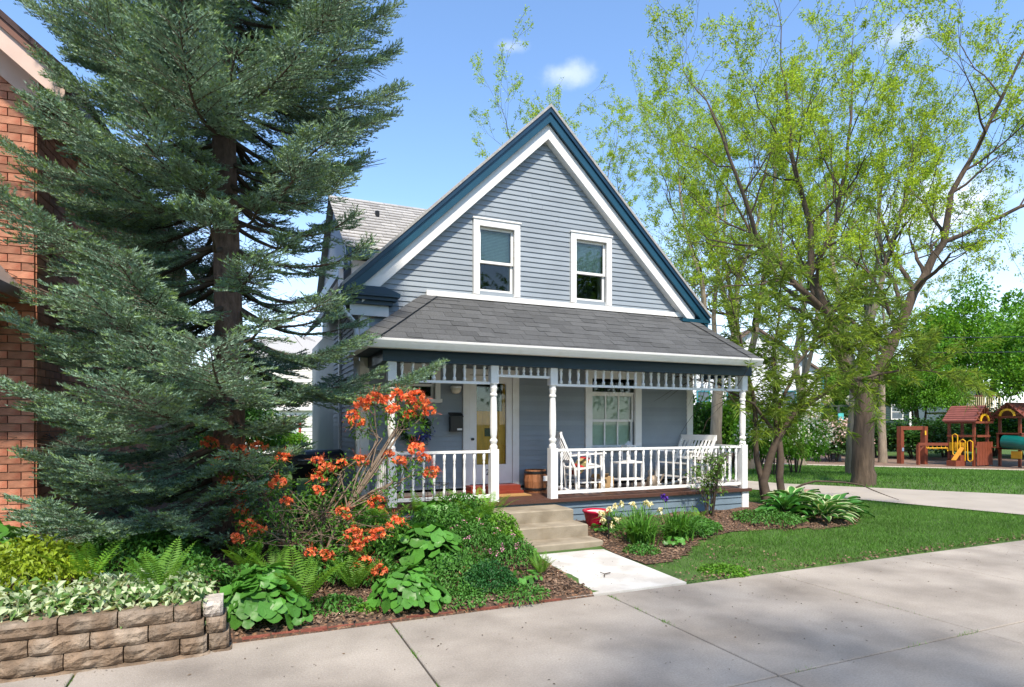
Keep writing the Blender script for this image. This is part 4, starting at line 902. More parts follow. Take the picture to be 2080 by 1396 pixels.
limbsA = [[lat(-0.05, 0, 2.3, 0.179), lat(-0.62, 0, 3.3, 0.146), lat(-0.84, 0.2, 4.5, 0.113), lat(-1.25, 0.3, 5.6, 0.093), lat(-1.3, 0.2, 6.9, 0.073), lat(-1.9, 0, 8.6, 0.053), lat(-2.2, -0.3, 10.4, 0.033)],
          [lat(0.08, 0, 2.3, 0.173), lat(0.55, -0.1, 3.4, 0.146), lat(1.2, -0.2, 5.0, 0.113), lat(1.95, -0.2, 6.3, 0.086), lat(2.1, -0.3, 7.5, 0.066), lat(2.9, -0.5, 9.2, 0.047), lat(3.6, -0.8, 11, 0.026)],
          [lat(-0.84, 0.2, 4.5, 0.086), lat(-1.9, -0.3, 5.2, 0.073), lat(-3.0, -0.5, 6.4, 0.056), lat(-3.7, -0.9, 7.8, 0.040), lat(-4.3, -1, 9.2, 0.026)],
          [lat(-1.25, 0.3, 5.6, 0.073), lat(-0.3, 0.9, 7.0, 0.060), lat(0.2, 1.2, 8.8, 0.047), lat(0.4, 1.3, 11, 0.026)],
          [lat(1.95, -0.2, 6.3, 0.060), lat(3.1, -0.6, 6.8, 0.047), lat(4.4, -0.9, 7.4, 0.033), lat(5.6, -1.0, 8.2, 0.023)],
          [lat(1.2, -0.2, 5.0, 0.060), lat(1.6, 1.2, 6.2, 0.053), lat(1.7, 2.2, 7.9, 0.040), lat(2.2, 2.8, 9.6, 0.026)],
          [lat(-0.84, 0.2, 4.5, 0.066), lat(-1.6, 1.4, 5.6, 0.053), lat(-2.0, 2.4, 7.3, 0.040), lat(-2.6, 3.0, 9.0, 0.026)]]
mA = locust_meshes(31, trunkA, limbsA, 4, 30, 0.075, M_loc, M_bark)
place_tree('locust_tree', mA, (14.93, 11.06, 0.0), 'large honey locust with thick forked trunk on the lawn by the driveway')
trunkB = [lat(0, 0, -0.2, 0.27), lat(0, 0, 1.5, 0.22), lat(0.1, 0, 3.4, 0.20)]
limbsB = [[lat(0.1, 0, 3.3, 0.15), lat(-0.4, 0.1, 5.2, 0.12), lat(-0.6, -0.2, 7.4, 0.09), lat(-1.2, 0.1, 9.4, 0.06), lat(-1.4, 0.2, 11.5, 0.04)],
          [lat(0.1, 0, 3.3, 0.15), lat(0.7, -0.1, 5.4, 0.12), lat(1.0, 0.4, 7.6, 0.09), lat(1.8, 0.3, 9.8, 0.06), lat(2.2, 0.6, 12, 0.04)],
          [lat(0.1, 0, 3.4, 0.12), lat(0.1, 0.6, 6, 0.09), lat(0.4, 0.9, 8.6, 0.06), lat(0.3, 0.8, 11, 0.04)]]
mB = locust_meshes(47, trunkB, limbsB, 4, 30, 0.085, M_loc2, M_bark_pale)
def lp(px, depth):   # a spot on the ground seen at column px of the picture plan, depth metres ahead
    u = px - 1040; t_ = depth / 1250; x = (1250 * sn_ + u * cs_) * t_; y = (1250 * cs_ - u * sn_) * t_; return (x, y, gz(x, y))
TREES = [((16.96, 18.8), 'slender locust with straight trunk seen behind the right porch post', 0.0, 1.0),
         ((18.95, 19.2), 'slim locust trunk just beyond the porch roof corner', 2.1, 1.05),
         ((27.5, 24.0), 'leaning locust trunk behind the flowering white shrub', 4.0, 1.1),
         ((35.2, 24.9), 'pale locust with low fork left of the wooden arch', 1.1, 1.0),
         ((14.2, 25.2), 'locust crown rising behind the roof ridge of the blue house', 3.2, 1.12),
         ((20.5, 15.6), 'locust standing beyond the large forked tree', 5.1, 0.98)]
for (x, y), lb, rt, sc_ in TREES: place_tree('locust_tree', mB, (x, y, gz(x, y)), lb, rt, sc_)
# dense leafy trees and shrubs
def bush_mesh(seed, rx, ry, rz, n, leaf, m, lumps=14, hollow=0.55, wr=(0.28, 0.5), cr=(0.3, 0.75)):
    rng = np.random.default_rng(seed); c = rng.normal(size=(lumps, 3)); c = unit(c) * rng.uniform(cr[0], cr[1], (lumps, 1)); c[:, 2] = np.abs(c[:, 2]) * 1.1 - 0.25
    w = rng.uniform(wr[0], wr[1], lumps); k = rng.integers(0, lumps, n); d = unit(rng.normal(size=(n, 3)))
    P = c[k] + d * (w[k] * rng.uniform(hollow, 1.05, n))[:, None]; P = P * np.array([rx, ry, rz]) + np.array([0, 0, rz * 0.95])
    D = d + rng.normal(size=(n, 3)) * 0.6
    P[:, 2] = np.maximum(P[:, 2], 0.02)
    V, F = leaves(P, D, rng.uniform(0.6, 1.3, n) * leaf, rng.uniform(0.5, 0.75, n) * leaf, rng, droop=0.15)
    return np_mesh('crown', V, F, m)
def stems_mesh(seed, h, spread, n, r, m=M_twig):
    rng = np.random.default_rng(seed); tb = []
    for i in range(n):
        a = rng.random() * 6.28; s = spread * rng.uniform(0.3, 1); p0 = np.array([math.cos(a), math.sin(a), 0]) * 0.08
        p1 = p0 + np.array([math.cos(a) * s * 0.5, math.sin(a) * s * 0.5, h * 0.55]) + rng.normal(size=3) * 0.04; p2 = np.array([math.cos(a) * s, math.sin(a) * s, h * rng.uniform(0.85, 1.05)])
        tb.append((np.stack([p0 - [0, 0, 0.1], (p0 + p1) / 2 + rng.normal(size=3) * 0.02, p1, p2]), [r, r * 0.85, r * 0.6, r * 0.25], 5))
    V, F = tubes_np(tb); return np_mesh('stems', V, F, m, smooth=True)
bigm = bush_mesh(61, 3.6, 3.6, 3.4, 22000, 0.17, M_maple, 60, hollow=0.5, wr=(0.12, 0.27), cr=(0.35, 0.98)); bigt = stems_mesh(62, 4.5, 1.6, 5, 0.16, M_bark)
MAPLES = [(1985, 62, 2.0, 'bright green maple rising far behind the play towers'), (2165, 40, 1.35, 'tall bright maple at the right edge'), (1870, 52, 1.0, 'maple behind the wooden arch'), (1760, 56, 1.1, 'maple far behind the forked trunk'),
          (2150, 34, 1.1, 'maple reaching in from the right edge'), (1600, 62, 1.15, 'maple behind the white house'), (1500, 58, 1.0, 'maple seen under the porch roof at right')]
for i, (px, dp, s, lb) in enumerate(MAPLES):
    t = thing('maple_tree', lp(px, dp), lb, 'tree', 'leafy maples beyond the lawn', worldparts=False, rot=i * 1.3); t.scale = (s, s, s * 1.15)
    link('crown', bigm, t, loc=(0, 0, 1.2)); link('trunk', bigt, t)
shm = bush_mesh(71, 1.0, 1.0, 0.9, 5200, 0.085, M_dkleaf, 14); shm2 = bush_mesh(72, 1.0, 1.0, 0.9, 5200, 0.085, M_maple, 14); sht = stems_mesh(73, 1.0, 0.6, 7, 0.02)
fl_rng = np.random.default_rng(75)
def blossoms(seed, n, m, size):
    rng = np.random.default_rng(seed); d = unit(rng.normal(size=(n, 3))); d[:, 2] = np.abs(d[:, 2]); P = d * np.array([1.0, 1.0, 0.95]) * rng.uniform(0.75, 1.0, (n, 1)) + np.array([0, 0, 0.85]); P[:, 2] -= 0.2
    V, F = leaves(P, rng.normal(size=(n, 3)), size, size * 0.9, rng); return np_mesh('blossoms', V, F, m)
blw = blossoms(76, 900, mat('white_blossom', (0.72, 0.72, 0.62), 0.6, 0.1, trans=0.2), 0.06); blp = blossoms(77, 1500, mat('pale_pink_blossom', (0.74, 0.55, 0.52), 0.6, 0.1, trans=0.2), 0.08)
SHR = [(1615, 22, 1.35, 1.5, 2, 'white flowering shrub between the tamarisk and the leaning trunk', 1), (1570, 20, 1.2, 1.6, 2, 'white flowering shrub close behind the porch corner', 1), (1692, 38, 2.2, 1.8, 1, 'pale pink flowering bush by the lamp post', 2),
       (1780, 44, 3.0, 1.6, 1, 'dark shrub left of the wooden arch', 0), (1860, 42, 3.2, 2.0, 1, 'dark shrub behind the wooden arch', 0), (1925, 44, 3.0, 2.2, 1, 'shrub behind the monkey bars', 0), (2010, 46, 3.6, 2.6, 2, 'shrub behind the left play tower', 0), (2090, 44, 3.6, 2.6, 1, 'shrub behind the right play tower', 0),
       (1480, 26, 1.8, 2.3, 2, 'green shrub seen through the right end of the porch', 0), (1420, 26, 1.6, 2.0, 1, 'dark shrub seen behind the rocking bench', 0), (1730, 46, 2.6, 2.6, 1, 'tall dark shrub behind the forked tree', 0), (1540, 30, 2.2, 2.2, 1, 'dark shrub in front of the white house', 0),
       (570, 26, 1.3, 1.0, 2, 'bright shrub in front of the white garage', 0), (676, 22, 0.35, 0.75, 1, 'narrow shrub by the garage door', 0), (480, 24, 2.0, 2.0, 1, 'dark shrub behind the spruce trunk', 0), (330, 20, 2.0, 2.0, 1, 'dark shrub deep between the two houses', 0)]
for i, (px, dp, s, sz, kind, lb, fl) in enumerate(SHR):
    t = thing('shrub', lp(px, dp), lb, 'shrub', 'shrubs in the background', worldparts=False, rot=i * 0.9); t.scale = (s, s, sz)
    link('crown', shm if kind == 1 else shm2, t); link('stems', sht, t)
    if fl: link('blossoms', blw if fl == 1 else blp, t)
# ---------------------------------------------------------------- tamarisk by the porch corner
def tamarisk():
    rng = np.random.default_rng(91); base = np.array([8.75, 8.2, 0.05])
    t = thing('tamarisk', tuple(base), 'feathery multi stemmed tamarisk at the right porch corner', 'tree'); tb = []; tw = []
    mains = [[(-0.12, 0, 0, 0.085), (-0.18, 0.05, 0.5, 0.075), (0.0, 0.05, 1.15, 0.065), (0.35, 0.0, 1.75, 0.05), (1.1, -0.1, 2.25, 0.035), (2.1, -0.2, 2.5, 0.018), (2.9, -0.2, 2.45, 0.006)],
             [(0.12, 0, 0, 0.07), (0.10, 0.05, 0.9, 0.06), (0.05, 0.1, 1.7, 0.05), (0.0, 0.1, 2.6, 0.035), (0.1, 0.1, 3.5, 0.02), (0.1, 0, 4.4, 0.006)],
             [(-0.1, 0.1, 0, 0.06), (-0.3, 0.1, 0.9, 0.05), (-0.35, 0, 1.8, 0.04), (-0.6, -0.1, 2.8, 0.025), (-0.9, -0.3, 3.7, 0.008)],
             [(0.0, 0.05, 1.4, 0.035), (-0.5, -0.3, 1.9, 0.025), (-1.2, -0.6, 2.2, 0.015), (-1.9, -0.7, 2.35, 0.005)],
             [(0.05, 0.1, 1.7, 0.035), (0.5, 0.2, 2.6, 0.025), (1.0, 0.2, 3.4, 0.016), (1.5, 0.2, 4.0, 0.005)],
             [(0.05, 0.0, 0.25, 0.022), (0.6, -0.25, 0.55, 0.017), (1.3, -0.4, 0.5, 0.011), (1.9, -0.5, 0.25, 0.004)],
             [(0.35, 0.0, 1.75, 0.03), (1.0, 0.2, 2.6, 0.022), (1.7, 0.3, 3.1, 0.012), (2.4, 0.3, 3.3, 0.004)]]
    for g in mains:
        g = np.array([lat(a, b, c, r) for a, b, c, r in g]); pts = []; rad = []
        for i in range(len(g) - 1):
            for k in range(3): q = g[i] + (g[i+1] - g[i]) * k / 3; pts.append(q[:3] + base + rng.normal(size=3) * 0.012); rad.append(q[3])
        pts.append(g[-1][:3] + base); rad.append(g[-1][3]); pts = np.array(pts); tb.append((pts, rad, 8))
        for i in range(4, len(pts)):
            if pts[i][2] < 1.3: continue
            for _ in range(5):
                d = unit(unit(pts[i] - pts[i-1]) * 0.6 + rng.normal(size=3) * 0.6 + np.array([0, 0, 0.15])); L = rng.uniform(0.45, 1.15)
                p = pts[i]; q = [p]
                for s in range(4): d = unit(d + rng.normal(size=3) * 0.12 - np.array([0, 0, 0.07])); p = p + d * L / 4; q.append(p)
                q = np.array(q); tb.append((q, [0.008, 0.006, 0.004, 0.003, 0.0015], 3)); tw.append(q)
    ps = []; ds = []
    for q in tw:
        m = 80; s = rng.random(m) ** 0.8 * 4; i0 = np.minimum(s.astype(int), 3); c = q[i0] + (q[i0+1] - q[i0]) * (s - i0)[:, None]
        ps.append(c); ds.append(unit(q[i0+1] - q[i0]) * 0.6 + rng.normal(size=(m, 3)) * 0.55 + np.array([0, 0, 0.1]))
    P = np.concatenate(ps); D = np.concatenate(ds); keep = ~((P[:, 0] < 7.9) & (P[:, 1] > 7.6)); P, D = P[keep], D[keep]
    V, F = leaves(P, D, rng.uniform(0.10, 0.22, len(P)), 0.008, rng, droop=0.25, fold=0.1)
    V0, F0 = tubes_np(tb); link('stems', np_mesh('stems', V0, F0, M_twig, smooth=True), t); link('feathery_foliage', np_mesh('feathery_foliage', V, F, M_tam), t)
tamarisk()
# ---------------------------------------------------------------- azalea
def azalea():
    rng = np.random.default_rng(101); base = np.array([0.70, 6.32, 0.15])
    t = thing('azalea', tuple(base), 'open azalea shrub with orange red blooms in front of the porch', 'shrub')
    # bloom spots: sideways, away, up
    B = [(-0.95, 0.1, 1.16), (-0.85, 0, 0.98), (-0.72, -0.1, 0.80), (-0.72, 0.2, 1.08), (-0.55, 0.2, 1.12), (-0.62, -0.1, 0.70), (-0.60, -0.1, 0.52), (-0.50, -0.2, 0.40), (-0.42, -0.2, 0.34), (-0.55, -0.3, 0.28), (-0.30, 0.1, 1.02), (-0.28, -0.1, 0.78), (-0.20, -0.1, 0.60),
         (0.02, 0.1, 0.98), (0.12, 0, 0.92), (0.22, 0.1, 0.95), (0.05, 0, 0.82), (0.10, -0.2, 0.72), (0.40, 0.2, 1.55), (0.50, 0.2, 1.62), (0.60, 0.25, 1.60), (0.70, 0.3, 1.66), (0.78, 0.3, 1.60), (0.85, 0.35, 1.64), (0.92, 0.3, 1.55), (0.66, 0.2, 1.50), (0.30, 0.2, 1.45), (0.34, 0.2, 1.38), (0.80, 0.3, 1.45), (0.98, 0.3, 1.48),
         (0.62, 0.2, 1.04), (0.75, 0.1, 0.98), (0.88, 0.2, 1.10), (0.95, 0.2, 1.0), (1.02, 0.2, 0.86), (0.40, 0.1, 0.98), (0.32, -0.2, 0.5), (0.08, -0.35, 0.16), (0.20, -0.3, 0.12), (0.42, -0.3, 0.33), (0.46, -0.3, 0.22), (0.62, -0.3, 0.32), (0.50, -0.3, 0.06), (0.56, 0.0, 0.58), (0.72, 0.0, 0.38), (0.66, -0.4, 0.0)]
    # one truss mesh: ten five-petalled flowers on a dome
    V = []; F = []
    for f in range(15):
        d = unit(rng.normal(size=3) + np.array([0, -0.2, 0.4])); c = d * rng.uniform(0.035, 0.06) * np.array([1.3, 1.3, 0.8]); a = unit(np.cross(d, rng.normal(size=3))); b = np.cross(d, a)
        for k in range(5):
            th = 2 * math.pi * k / 5; r = a * math.cos(th) + b * math.sin(th); s = -a * math.sin(th) + b * math.cos(th); o = len(V)
            V += [c - d * 0.02, c + r * 0.014 + s * 0.009 + d * 0.010, c + r * 0.030 + d * 0.002, c + r * 0.014 - s * 0.009 + d * 0.010]; F += [(o, o + 1, o + 2), (o, o + 2, o + 3)]
        for k in range(3):
            o = len(V); r = rng.normal(size=3) * 0.02; V += [c, c + d * 0.05 + r, c + d * 0.05 + r + a * 0.002]; F += [(o, o + 1, o + 2)]
    bm_ = np_mesh('bloom', np.array(V), np.array(F), M_azf)
    tb = []; P = []; D = []
    hub = base + np.array([0, 0, 0.45])
    for i, (l, a, z) in enumerate(B):
        l = l * 1.12 - 0.06; e = base + np.array(lat(l, a, z + 0.10, 0)[:3]); k = 2 if l > 0.28 else (0 if l < -0.2 else 1)
        h = base + np.array(lat((-0.30, 0.02, 0.28)[k], 0.0, (0.42, 0.45, 0.62)[k] * min(1, 0.4 + z * 0.6), 0)[:3])
        hub2 = base + np.array(lat(*min(((-0.62, 0.0, 0.62), (-0.66, -0.05, 0.92), (-0.38, -0.1, 0.36), (0.06, 0.0, 0.66), (0.20, 0.1, 0.95), (0.52, 0.2, 1.30), (0.72, 0.25, 1.38), (0.72, 0.15, 0.85), (0.42, -0.15, 0.25)), key=lambda q: (q[0] - l) ** 2 + (q[2] - z) ** 2), 0)[:3]) + rng.normal(size=3) * 0.025
        tb.append((np.stack([h, (h + hub2) / 2 + rng.normal(size=3) * 0.03, hub2]), [0.010, 0.008, 0.006], 4)); h = hub2
        m = (h + e) / 2 + rng.normal(size=3) * 0.03; m[2] -= 0.02
        tb.append((np.stack([h, m, e]), [0.006, 0.005, 0.003], 4))
        link('bloom', bm_, t, loc=tuple(e), rot=(rng.uniform(-0.5, 0.5), rng.uniform(-0.5, 0.5), rng.random() * 6.28), scale=rng.uniform(0.8, 1.25))
        for _ in range(44): P.append(m + (e - m) * rng.random() + rng.normal(size=3) * 0.065 - np.array([0, 0, 0.03])); D.append(rng.normal(size=3) + np.array([0, 0, 0.3]))
    for k in range(3):
        h = base + np.array(lat((-0.30, 0.02, 0.28)[k], 0, (0.44, 0.47, 0.66)[k], 0)[:3]); tb.append((np.stack([base - [0, 0, 0.1], (base + h) / 2 + rng.normal(size=3) * 0.03, h]), [0.022, 0.018, 0.011], 6))
    for _ in range(60):
        e = base + np.array(lat(rng.uniform(-0.7, 0.8), rng.uniform(-0.4, 0.4), rng.uniform(0.25, 0.9), 0)[:3]); h = hub + rng.normal(size=3) * 0.1
        tb.append((np.stack([h, (h + e) / 2 + rng.normal(size=3) * 0.04, e]), [0.005, 0.004, 0.002], 3))
        for _ in range(22): P.append(e + rng.normal(size=3) * 0.07); D.append(rng.normal(size=3) + np.array([0, 0, 0.3]))
    V0, F0 = tubes_np(tb); link('stems', np_mesh('stems', V0, F0, mat('azalea_stem', (0.20, 0.15, 0.11), 0.9, 0.3)), t)
    V1, F1 = leaves(np.array(P), np.array(D), rng.uniform(0.035, 0.065, len(P)), 0.022, rng, droop=0.2); link('leaves', np_mesh('leaves', V1, F1, M_azl), t)
azalea()
# ---------------------------------------------------------------- garden plants
def fern_mesh(seed, nf=11, L=0.55):
    rng = np.random.default_rng(seed); V = []; F = []
    for f in range(nf):
        az = 2 * math.pi * f / nf + rng.normal() * 0.2; l = L * rng.uniform(0.75, 1.1); lean = rng.uniform(0.35, 0.75); n = 22
        out = np.array([math.cos(az), math.sin(az), 0]); sd = np.array([-math.sin(az), math.cos(az), 0]); prev = None
        for i in range(n + 1):
            s = i / n; p = out * l * (lean * s + 0.15 * s ** 3) + np.array([0, 0, 1]) * l * (s * 0.95 - 0.35 * lean * s ** 2.6)
            if i and i > 2:
                d = unit(p - prev); w = l * 0.17 * math.sin(math.pi * min(1, 0.12 + s * 0.90)) ** 0.8 * (1 if s < 0.95 else 0.4)
                for k in (-1, 1):
                    tip = p + sd * k * w + d * w * 0.35 + np.array([0, 0, -0.12 * w]); h = l / n * 0.42; o = len(V)
                    mid = (p + tip) / 2; V += [p - d * h * 0.6, mid + d * h - d * h * .2, tip, mid - d * h]; F += [(o, o + 1, o + 2), (o, o + 2, o + 3)]
            if prev is not None: o = len(V); V += [prev - sd * 0.003, prev + sd * 0.003, p]; F += [(o, o + 1, o + 2)]
            prev = p
    return np_mesh('fronds', np.array(V), np.array(F), M_fern)
FERN = [fern_mesh(111), fern_mesh(112, 9, 0.5), fern_mesh(113, 13, 0.6)]
FS = [(-0.55, 5.25, 0.85, 'tall bright fern just behind the retaining wall'), (-1.14, 5.9, 0.95, 'fern beside the yellow leaved shrub'), (0.42, 5.4, 1.0, 'large fern at the left of the mulch slope'), (0.93, 5.7, 0.8, 'fern in the middle of the mulch slope'), (2.1, 7.5, 1.15, 'fern against the left porch railing'),
      (2.78, 7.2, 1.05, 'fern beside the concrete steps'), (2.78, 5.6, 0.5, 'small pale fern leaning over the front walk'), (0.05, 6.3, 0.9, 'fern under the lower spruce boughs'), (1.5, 7.1, 0.9, 'fern behind the azalea stems'), (2.45, 6.9, 0.8, 'fern left of the steps among pink flowers'), (6.3, 7.35, 0.55, 'small fern below the porch skirt at right'), (0.3, 6.1, 0.7, 'low fern at the foot of the azalea')]
for i, (x, y, s, lb) in enumerate(FS):
    t = thing('fern', (x, y, gz(x, y)), lb, 'fern', 'ferns in the front garden', worldparts=False, rot=i * 1.1); t.scale = (s,) * 3
    link('fronds', FERN[i % 3], t)
def round_leaf():
    V = [(0, 0, 0)]; n = 12
    for k in range(n):
        a = 2 * math.pi * (k + 0.5) / n; r = 0.5 * (1 + 0.09 * math.cos(a * 5)); V.append((0.08 + r * math.cos(a), r * math.sin(a), 0.09 * (r * 2) ** 2 * (0.7 + 0.4 * math.sin(3 * a)) - 0.05))
    V[0] = (-0.02, 0, -0.07); V[n // 2] = (-0.22, 0.10, 0.03); V[n // 2 + 1] = (-0.22, -0.10, 0.03)
    F = [(0, k + 1, (k + 1) % n + 1) for k in range(n)]
    return np_mesh('leaf', np.array(V), np.array(F), M_round, smooth=True)
RL = round_leaf()
def round_clump(x, y, r, h, n, size, lb, seed):
    rng = random.Random(seed); z0 = gz(x, y); t = thing('round_leaf_plant', (x, y, z0), lb, 'plant', 'round leaved plants in the mulch bed', worldparts=False); tb = []
    for i in range(n):
        f = math.sqrt((i + 0.5) / n); a = i * 2.4; px, py = r * f * math.cos(a), r * f * math.sin(a); pz = h * (1 - f ** 2.2 * 0.85) + rng.uniform(-0.04, 0.03)
        pz = max(pz, 0.07) + gz(x + px, y + py) - z0
        s = size * rng.uniform(0.55, 1.3)
        link('leaf', RL, t, loc=(px, py, pz), rot=(rng.uniform(-0.5, 0.5), 0.12 + 0.8 * f + rng.uniform(-0.4, 0.4), a + rng.uniform(-0.5, 0.5)), scale=s)
        tb.append((np.array([(px * 0.25, py * 0.25, -0.02), (px * 0.7, py * 0.7, pz * 0.7), (px, py, pz - 0.01)]), [0.004, 0.003, 0.002], 3))
    V, F = tubes_np(tb); link('stalks', np_mesh('stalks', V, F, M_herb), t)
round_clump(0.16, 5.26, 0.33, 0.42, 125, 0.125, 'large mound of round leaves at the end of the retaining wall', 1)
round_clump(1.33, 5.25, 0.34, 0.30, 100, 0.115, 'low mound of round leaves at the edge of the sidewalk', 2)
round_clump(1.75, 6.2, 0.44, 0.36, 75, 0.15, 'round leaved clump behind the middle of the bed', 3)
round_clump(2.2, 7.2, 0.40, 0.36, 55, 0.15, 'round leaved clump below the porch railing', 4)
round_clump(-2.1, 7.0, 0.45, 0.36, 45, 0.17, 'broad leaved clump at the left edge under the brick house', 5)
round_clump(2.55, 5.45, 0.16, 0.10, 22, 0.065, 'small round leaved plant beside the front walk', 6)
round_clump(4.50, 7.25, 0.14, 0.10, 20, 0.07, 'small leafy plant at the foot of the red pot', 7)
round_clump(5.15, 6.5, 0.17, 0.13, 26, 0.075, 'yellowish heart leaved plant in front of the iris leaves', 8)
round_clump(0.42, 5.02, 0.08, 0.05, 9, 0.06, 'tiny seedling with a few leaves on the mulch', 9)
def herb(name, x, y, r, h, n, leaf, m, lb, cat, grp, seed, flowers=None):
    rng = np.random.default_rng(seed); z0 = gz(x, y); t = thing(name, (x, y, z0), lb, cat, grp, worldparts=False)
    a = rng.random(n) * 6.283; f = np.sqrt(rng.random(n)); zz = h * (1 - 0.8 * f ** 2) * rng.uniform(0.35, 1.05, n)
    P = np.stack([r * f * np.cos(a), r * f * np.sin(a), zz + 0.01], -1); D = np.stack([np.cos(a) * f, np.sin(a) * f, rng.normal(size=n) * 0.5], -1) + rng.normal(size=(n, 3)) * 0.6
    V, F = leaves(P, D, rng.uniform(0.6, 1.3, n) * leaf, rng.uniform(0.4, 0.65, n) * leaf, rng, droop=0.3); link('leaves', np_mesh('leaves', V, F, m), t)
    tb = [(np.array([(0, 0, -0.02), (r * 0.5 * math.cos(q), r * 0.5 * math.sin(q), h * 0.5), (r * 0.8 * math.cos(q), r * 0.8 * math.sin(q), h * 0.8)]), [0.004, 0.003, 0.002], 3) for q in np.arange(9) * 0.7]
    V, F = tubes_np(tb); link('stems', np_mesh('stems', V, F, M_herb), t)
    if flowers:
        nf, fm, fs = flowers; a = rng.random(nf) * 6.283; f = np.sqrt(rng.random(nf)) * 1.05; Pf = np.stack([r * f * np.cos(a), r * f * np.sin(a), h * (1.05 - 0.7 * f ** 2)], -1)
        V, F = leaves(rng.normal(size=(7, 3)) * 0.012, rng.normal(size=(7, 3)), fs, fs * 0.7, rng); fme = np_mesh('flower', V, F, fm)
        for p in Pf: link('flower', fme, t, loc=tuple(p), rot=(0, 0, rng.random() * 6))
G = 'leafy perennials in the bed'
herb('yellow_shrub', -1.55, 6.1, 0.48, 0.36, 2600, 0.055, M_yel, 'yellow green leaved shrub above the retaining wall at left', 'shrub', None, 121)
herb('bleeding_heart', 2.35, 6.35, 0.40, 0.34, 2400, 0.035, M_herb, 'airy bleeding heart with pink flowers left of the steps', 'plant', G, 122, (16, M_pink, 0.022))
herb('bleeding_heart', 2.62, 6.0, 0.30, 0.28, 1700, 0.035, M_herb, 'bleeding heart with pink flowers beside the walk', 'plant', G, 123, (14, M_pink, 0.024))
herb('corydalis', 2.15, 5.45, 0.27, 0.24, 2600, 0.028, mat('deep_green_herb', (0.028, 0.12, 0.028), 0.5, 0.2, trans=0.25, island=0.3), 'dense dark green mound near the front walk', 'plant', None, 124)
herb('leafy_perennial', 2.5, 7.3, 0.45, 0.42, 2600, 0.05, M_herb, 'leafy green perennial filling the corner by the porch and steps', 'plant', G, 125)
herb('leafy_perennial', 1.15, 6.9, 0.50, 0.34, 2400, 0.05, M_herb, 'leafy green perennial behind the azalea trunk', 'plant', G, 126)
herb('leafy_perennial', 0.0, 5.9, 0.36, 0.22, 1300, 0.05, M_herb, 'leafy perennial below the spruce near the round leaves', 'plant', G, 127)
herb('leafy_perennial', 1.75, 5.55, 0.40, 0.10, 1300, 0.04, M_herb, 'low creeping greenery between the two round leaf mounds and walk', 'plant', G, 128)
herb('leafy_perennial', 6.0, 7.1, 0.36, 0.16, 1200, 0.05, M_herb, 'low green plant in front of the porch shrub', 'plant', G, 129)
herb('leafy_perennial', 7.5, 7.2, 0.55, 0.14, 1600, 0.05, M_herb, 'low greenery under the tamarisk stems', 'plant', G, 130)
herb('leafy_perennial', 4.55, 6.35, 0.22, 0.10, 500, 0.04, M_herb, 'small weedy plant beside the path light', 'plant', G, 131)
herb('leafy_perennial', 4.75, 5.15, 0.25, 0.07, 500, 0.04, M_maple, 'weedy greens at the corner of walk and sidewalk', 'plant', G, 132)
herb('leafy_perennial', 1.0, 8.3, 0.7, 0.45, 2600, 0.06, M_herb, 'tall greenery beneath the grill', 'plant', G, 133)
herb('leafy_perennial', -0.9, 6.6, 0.6, 0.3, 2200, 0.06, M_herb, 'greenery under the left spruce boughs', 'plant', G, 134)
herb('leafy_perennial', 0.75, 6.1, 0.34, 0.24, 1500, 0.05, M_herb, 'leafy greens at the front of the azalea stems', 'plant', G, 136)
herb('leafy_perennial', 1.55, 6.6, 0.40, 0.34, 2000, 0.055, M_herb, 'leafy greens right of the azalea stems', 'plant', G, 137)
herb('leafy_perennial', 2.05, 6.75, 0.42, 0.40, 2200, 0.05, M_herb, 'tall leafy greens in front of the left railing', 'plant', G, 138)
herb('leafy_perennial', 1.95, 5.9, 0.40, 0.20, 1700, 0.04, M_herb, 'fine leaved greens behind the dark mound', 'plant', G, 139)
herb('leafy_perennial', 2.75, 6.55, 0.22, 0.36, 1300, 0.045, M_fern, 'feathery greens leaning on the lowest step', 'plant', G, 140)
herb('leafy_perennial', -0.45, 5.75, 0.35, 0.2, 1200, 0.05, M_herb, 'low greens behind the fern by the wall', 'plant', G, 141)
herb('leafy_perennial', 5.75, 6.95, 0.34, 0.18, 1200, 0.05, M_herb, 'low greens right of the iris clump', 'plant', G, 142)
herb('leafy_perennial', 0.72, 5.35, 0.22, 0.10, 420, 0.045, M_herb, 'small weedy plant on the mulch beside the large fern', 'plant', G, 143)
herb('leafy_perennial', 0.95, 5.2, 0.10, 0.06, 120, 0.04, M_maple, 'tiny weed at the sidewalk edge of the mulch', 'plant', G, 144)
herb('leafy_perennial', 1.75, 5.2, 0.28, 0.07, 700, 0.035, M_herb, 'creeping greens along the brick edging', 'plant', G, 145)
herb('leafy_perennial', 2.3, 5.15, 0.30, 0.07, 800, 0.035, M_herb, 'creeping greens in the corner of sidewalk and walk', 'plant', G, 146)
herb('leafy_perennial', 1.15, 5.95, 0.30, 0.18, 1100, 0.05, M_herb, 'leafy greens between the middle ferns', 'plant', G, 147)
herb('peach_flower', 1.98, 5.62, 0.06, 0.16, 40, 0.04, M_herb, 'single peach coloured flower in the bed', 'flower', None, 135, (5, M_peach, 0.035))
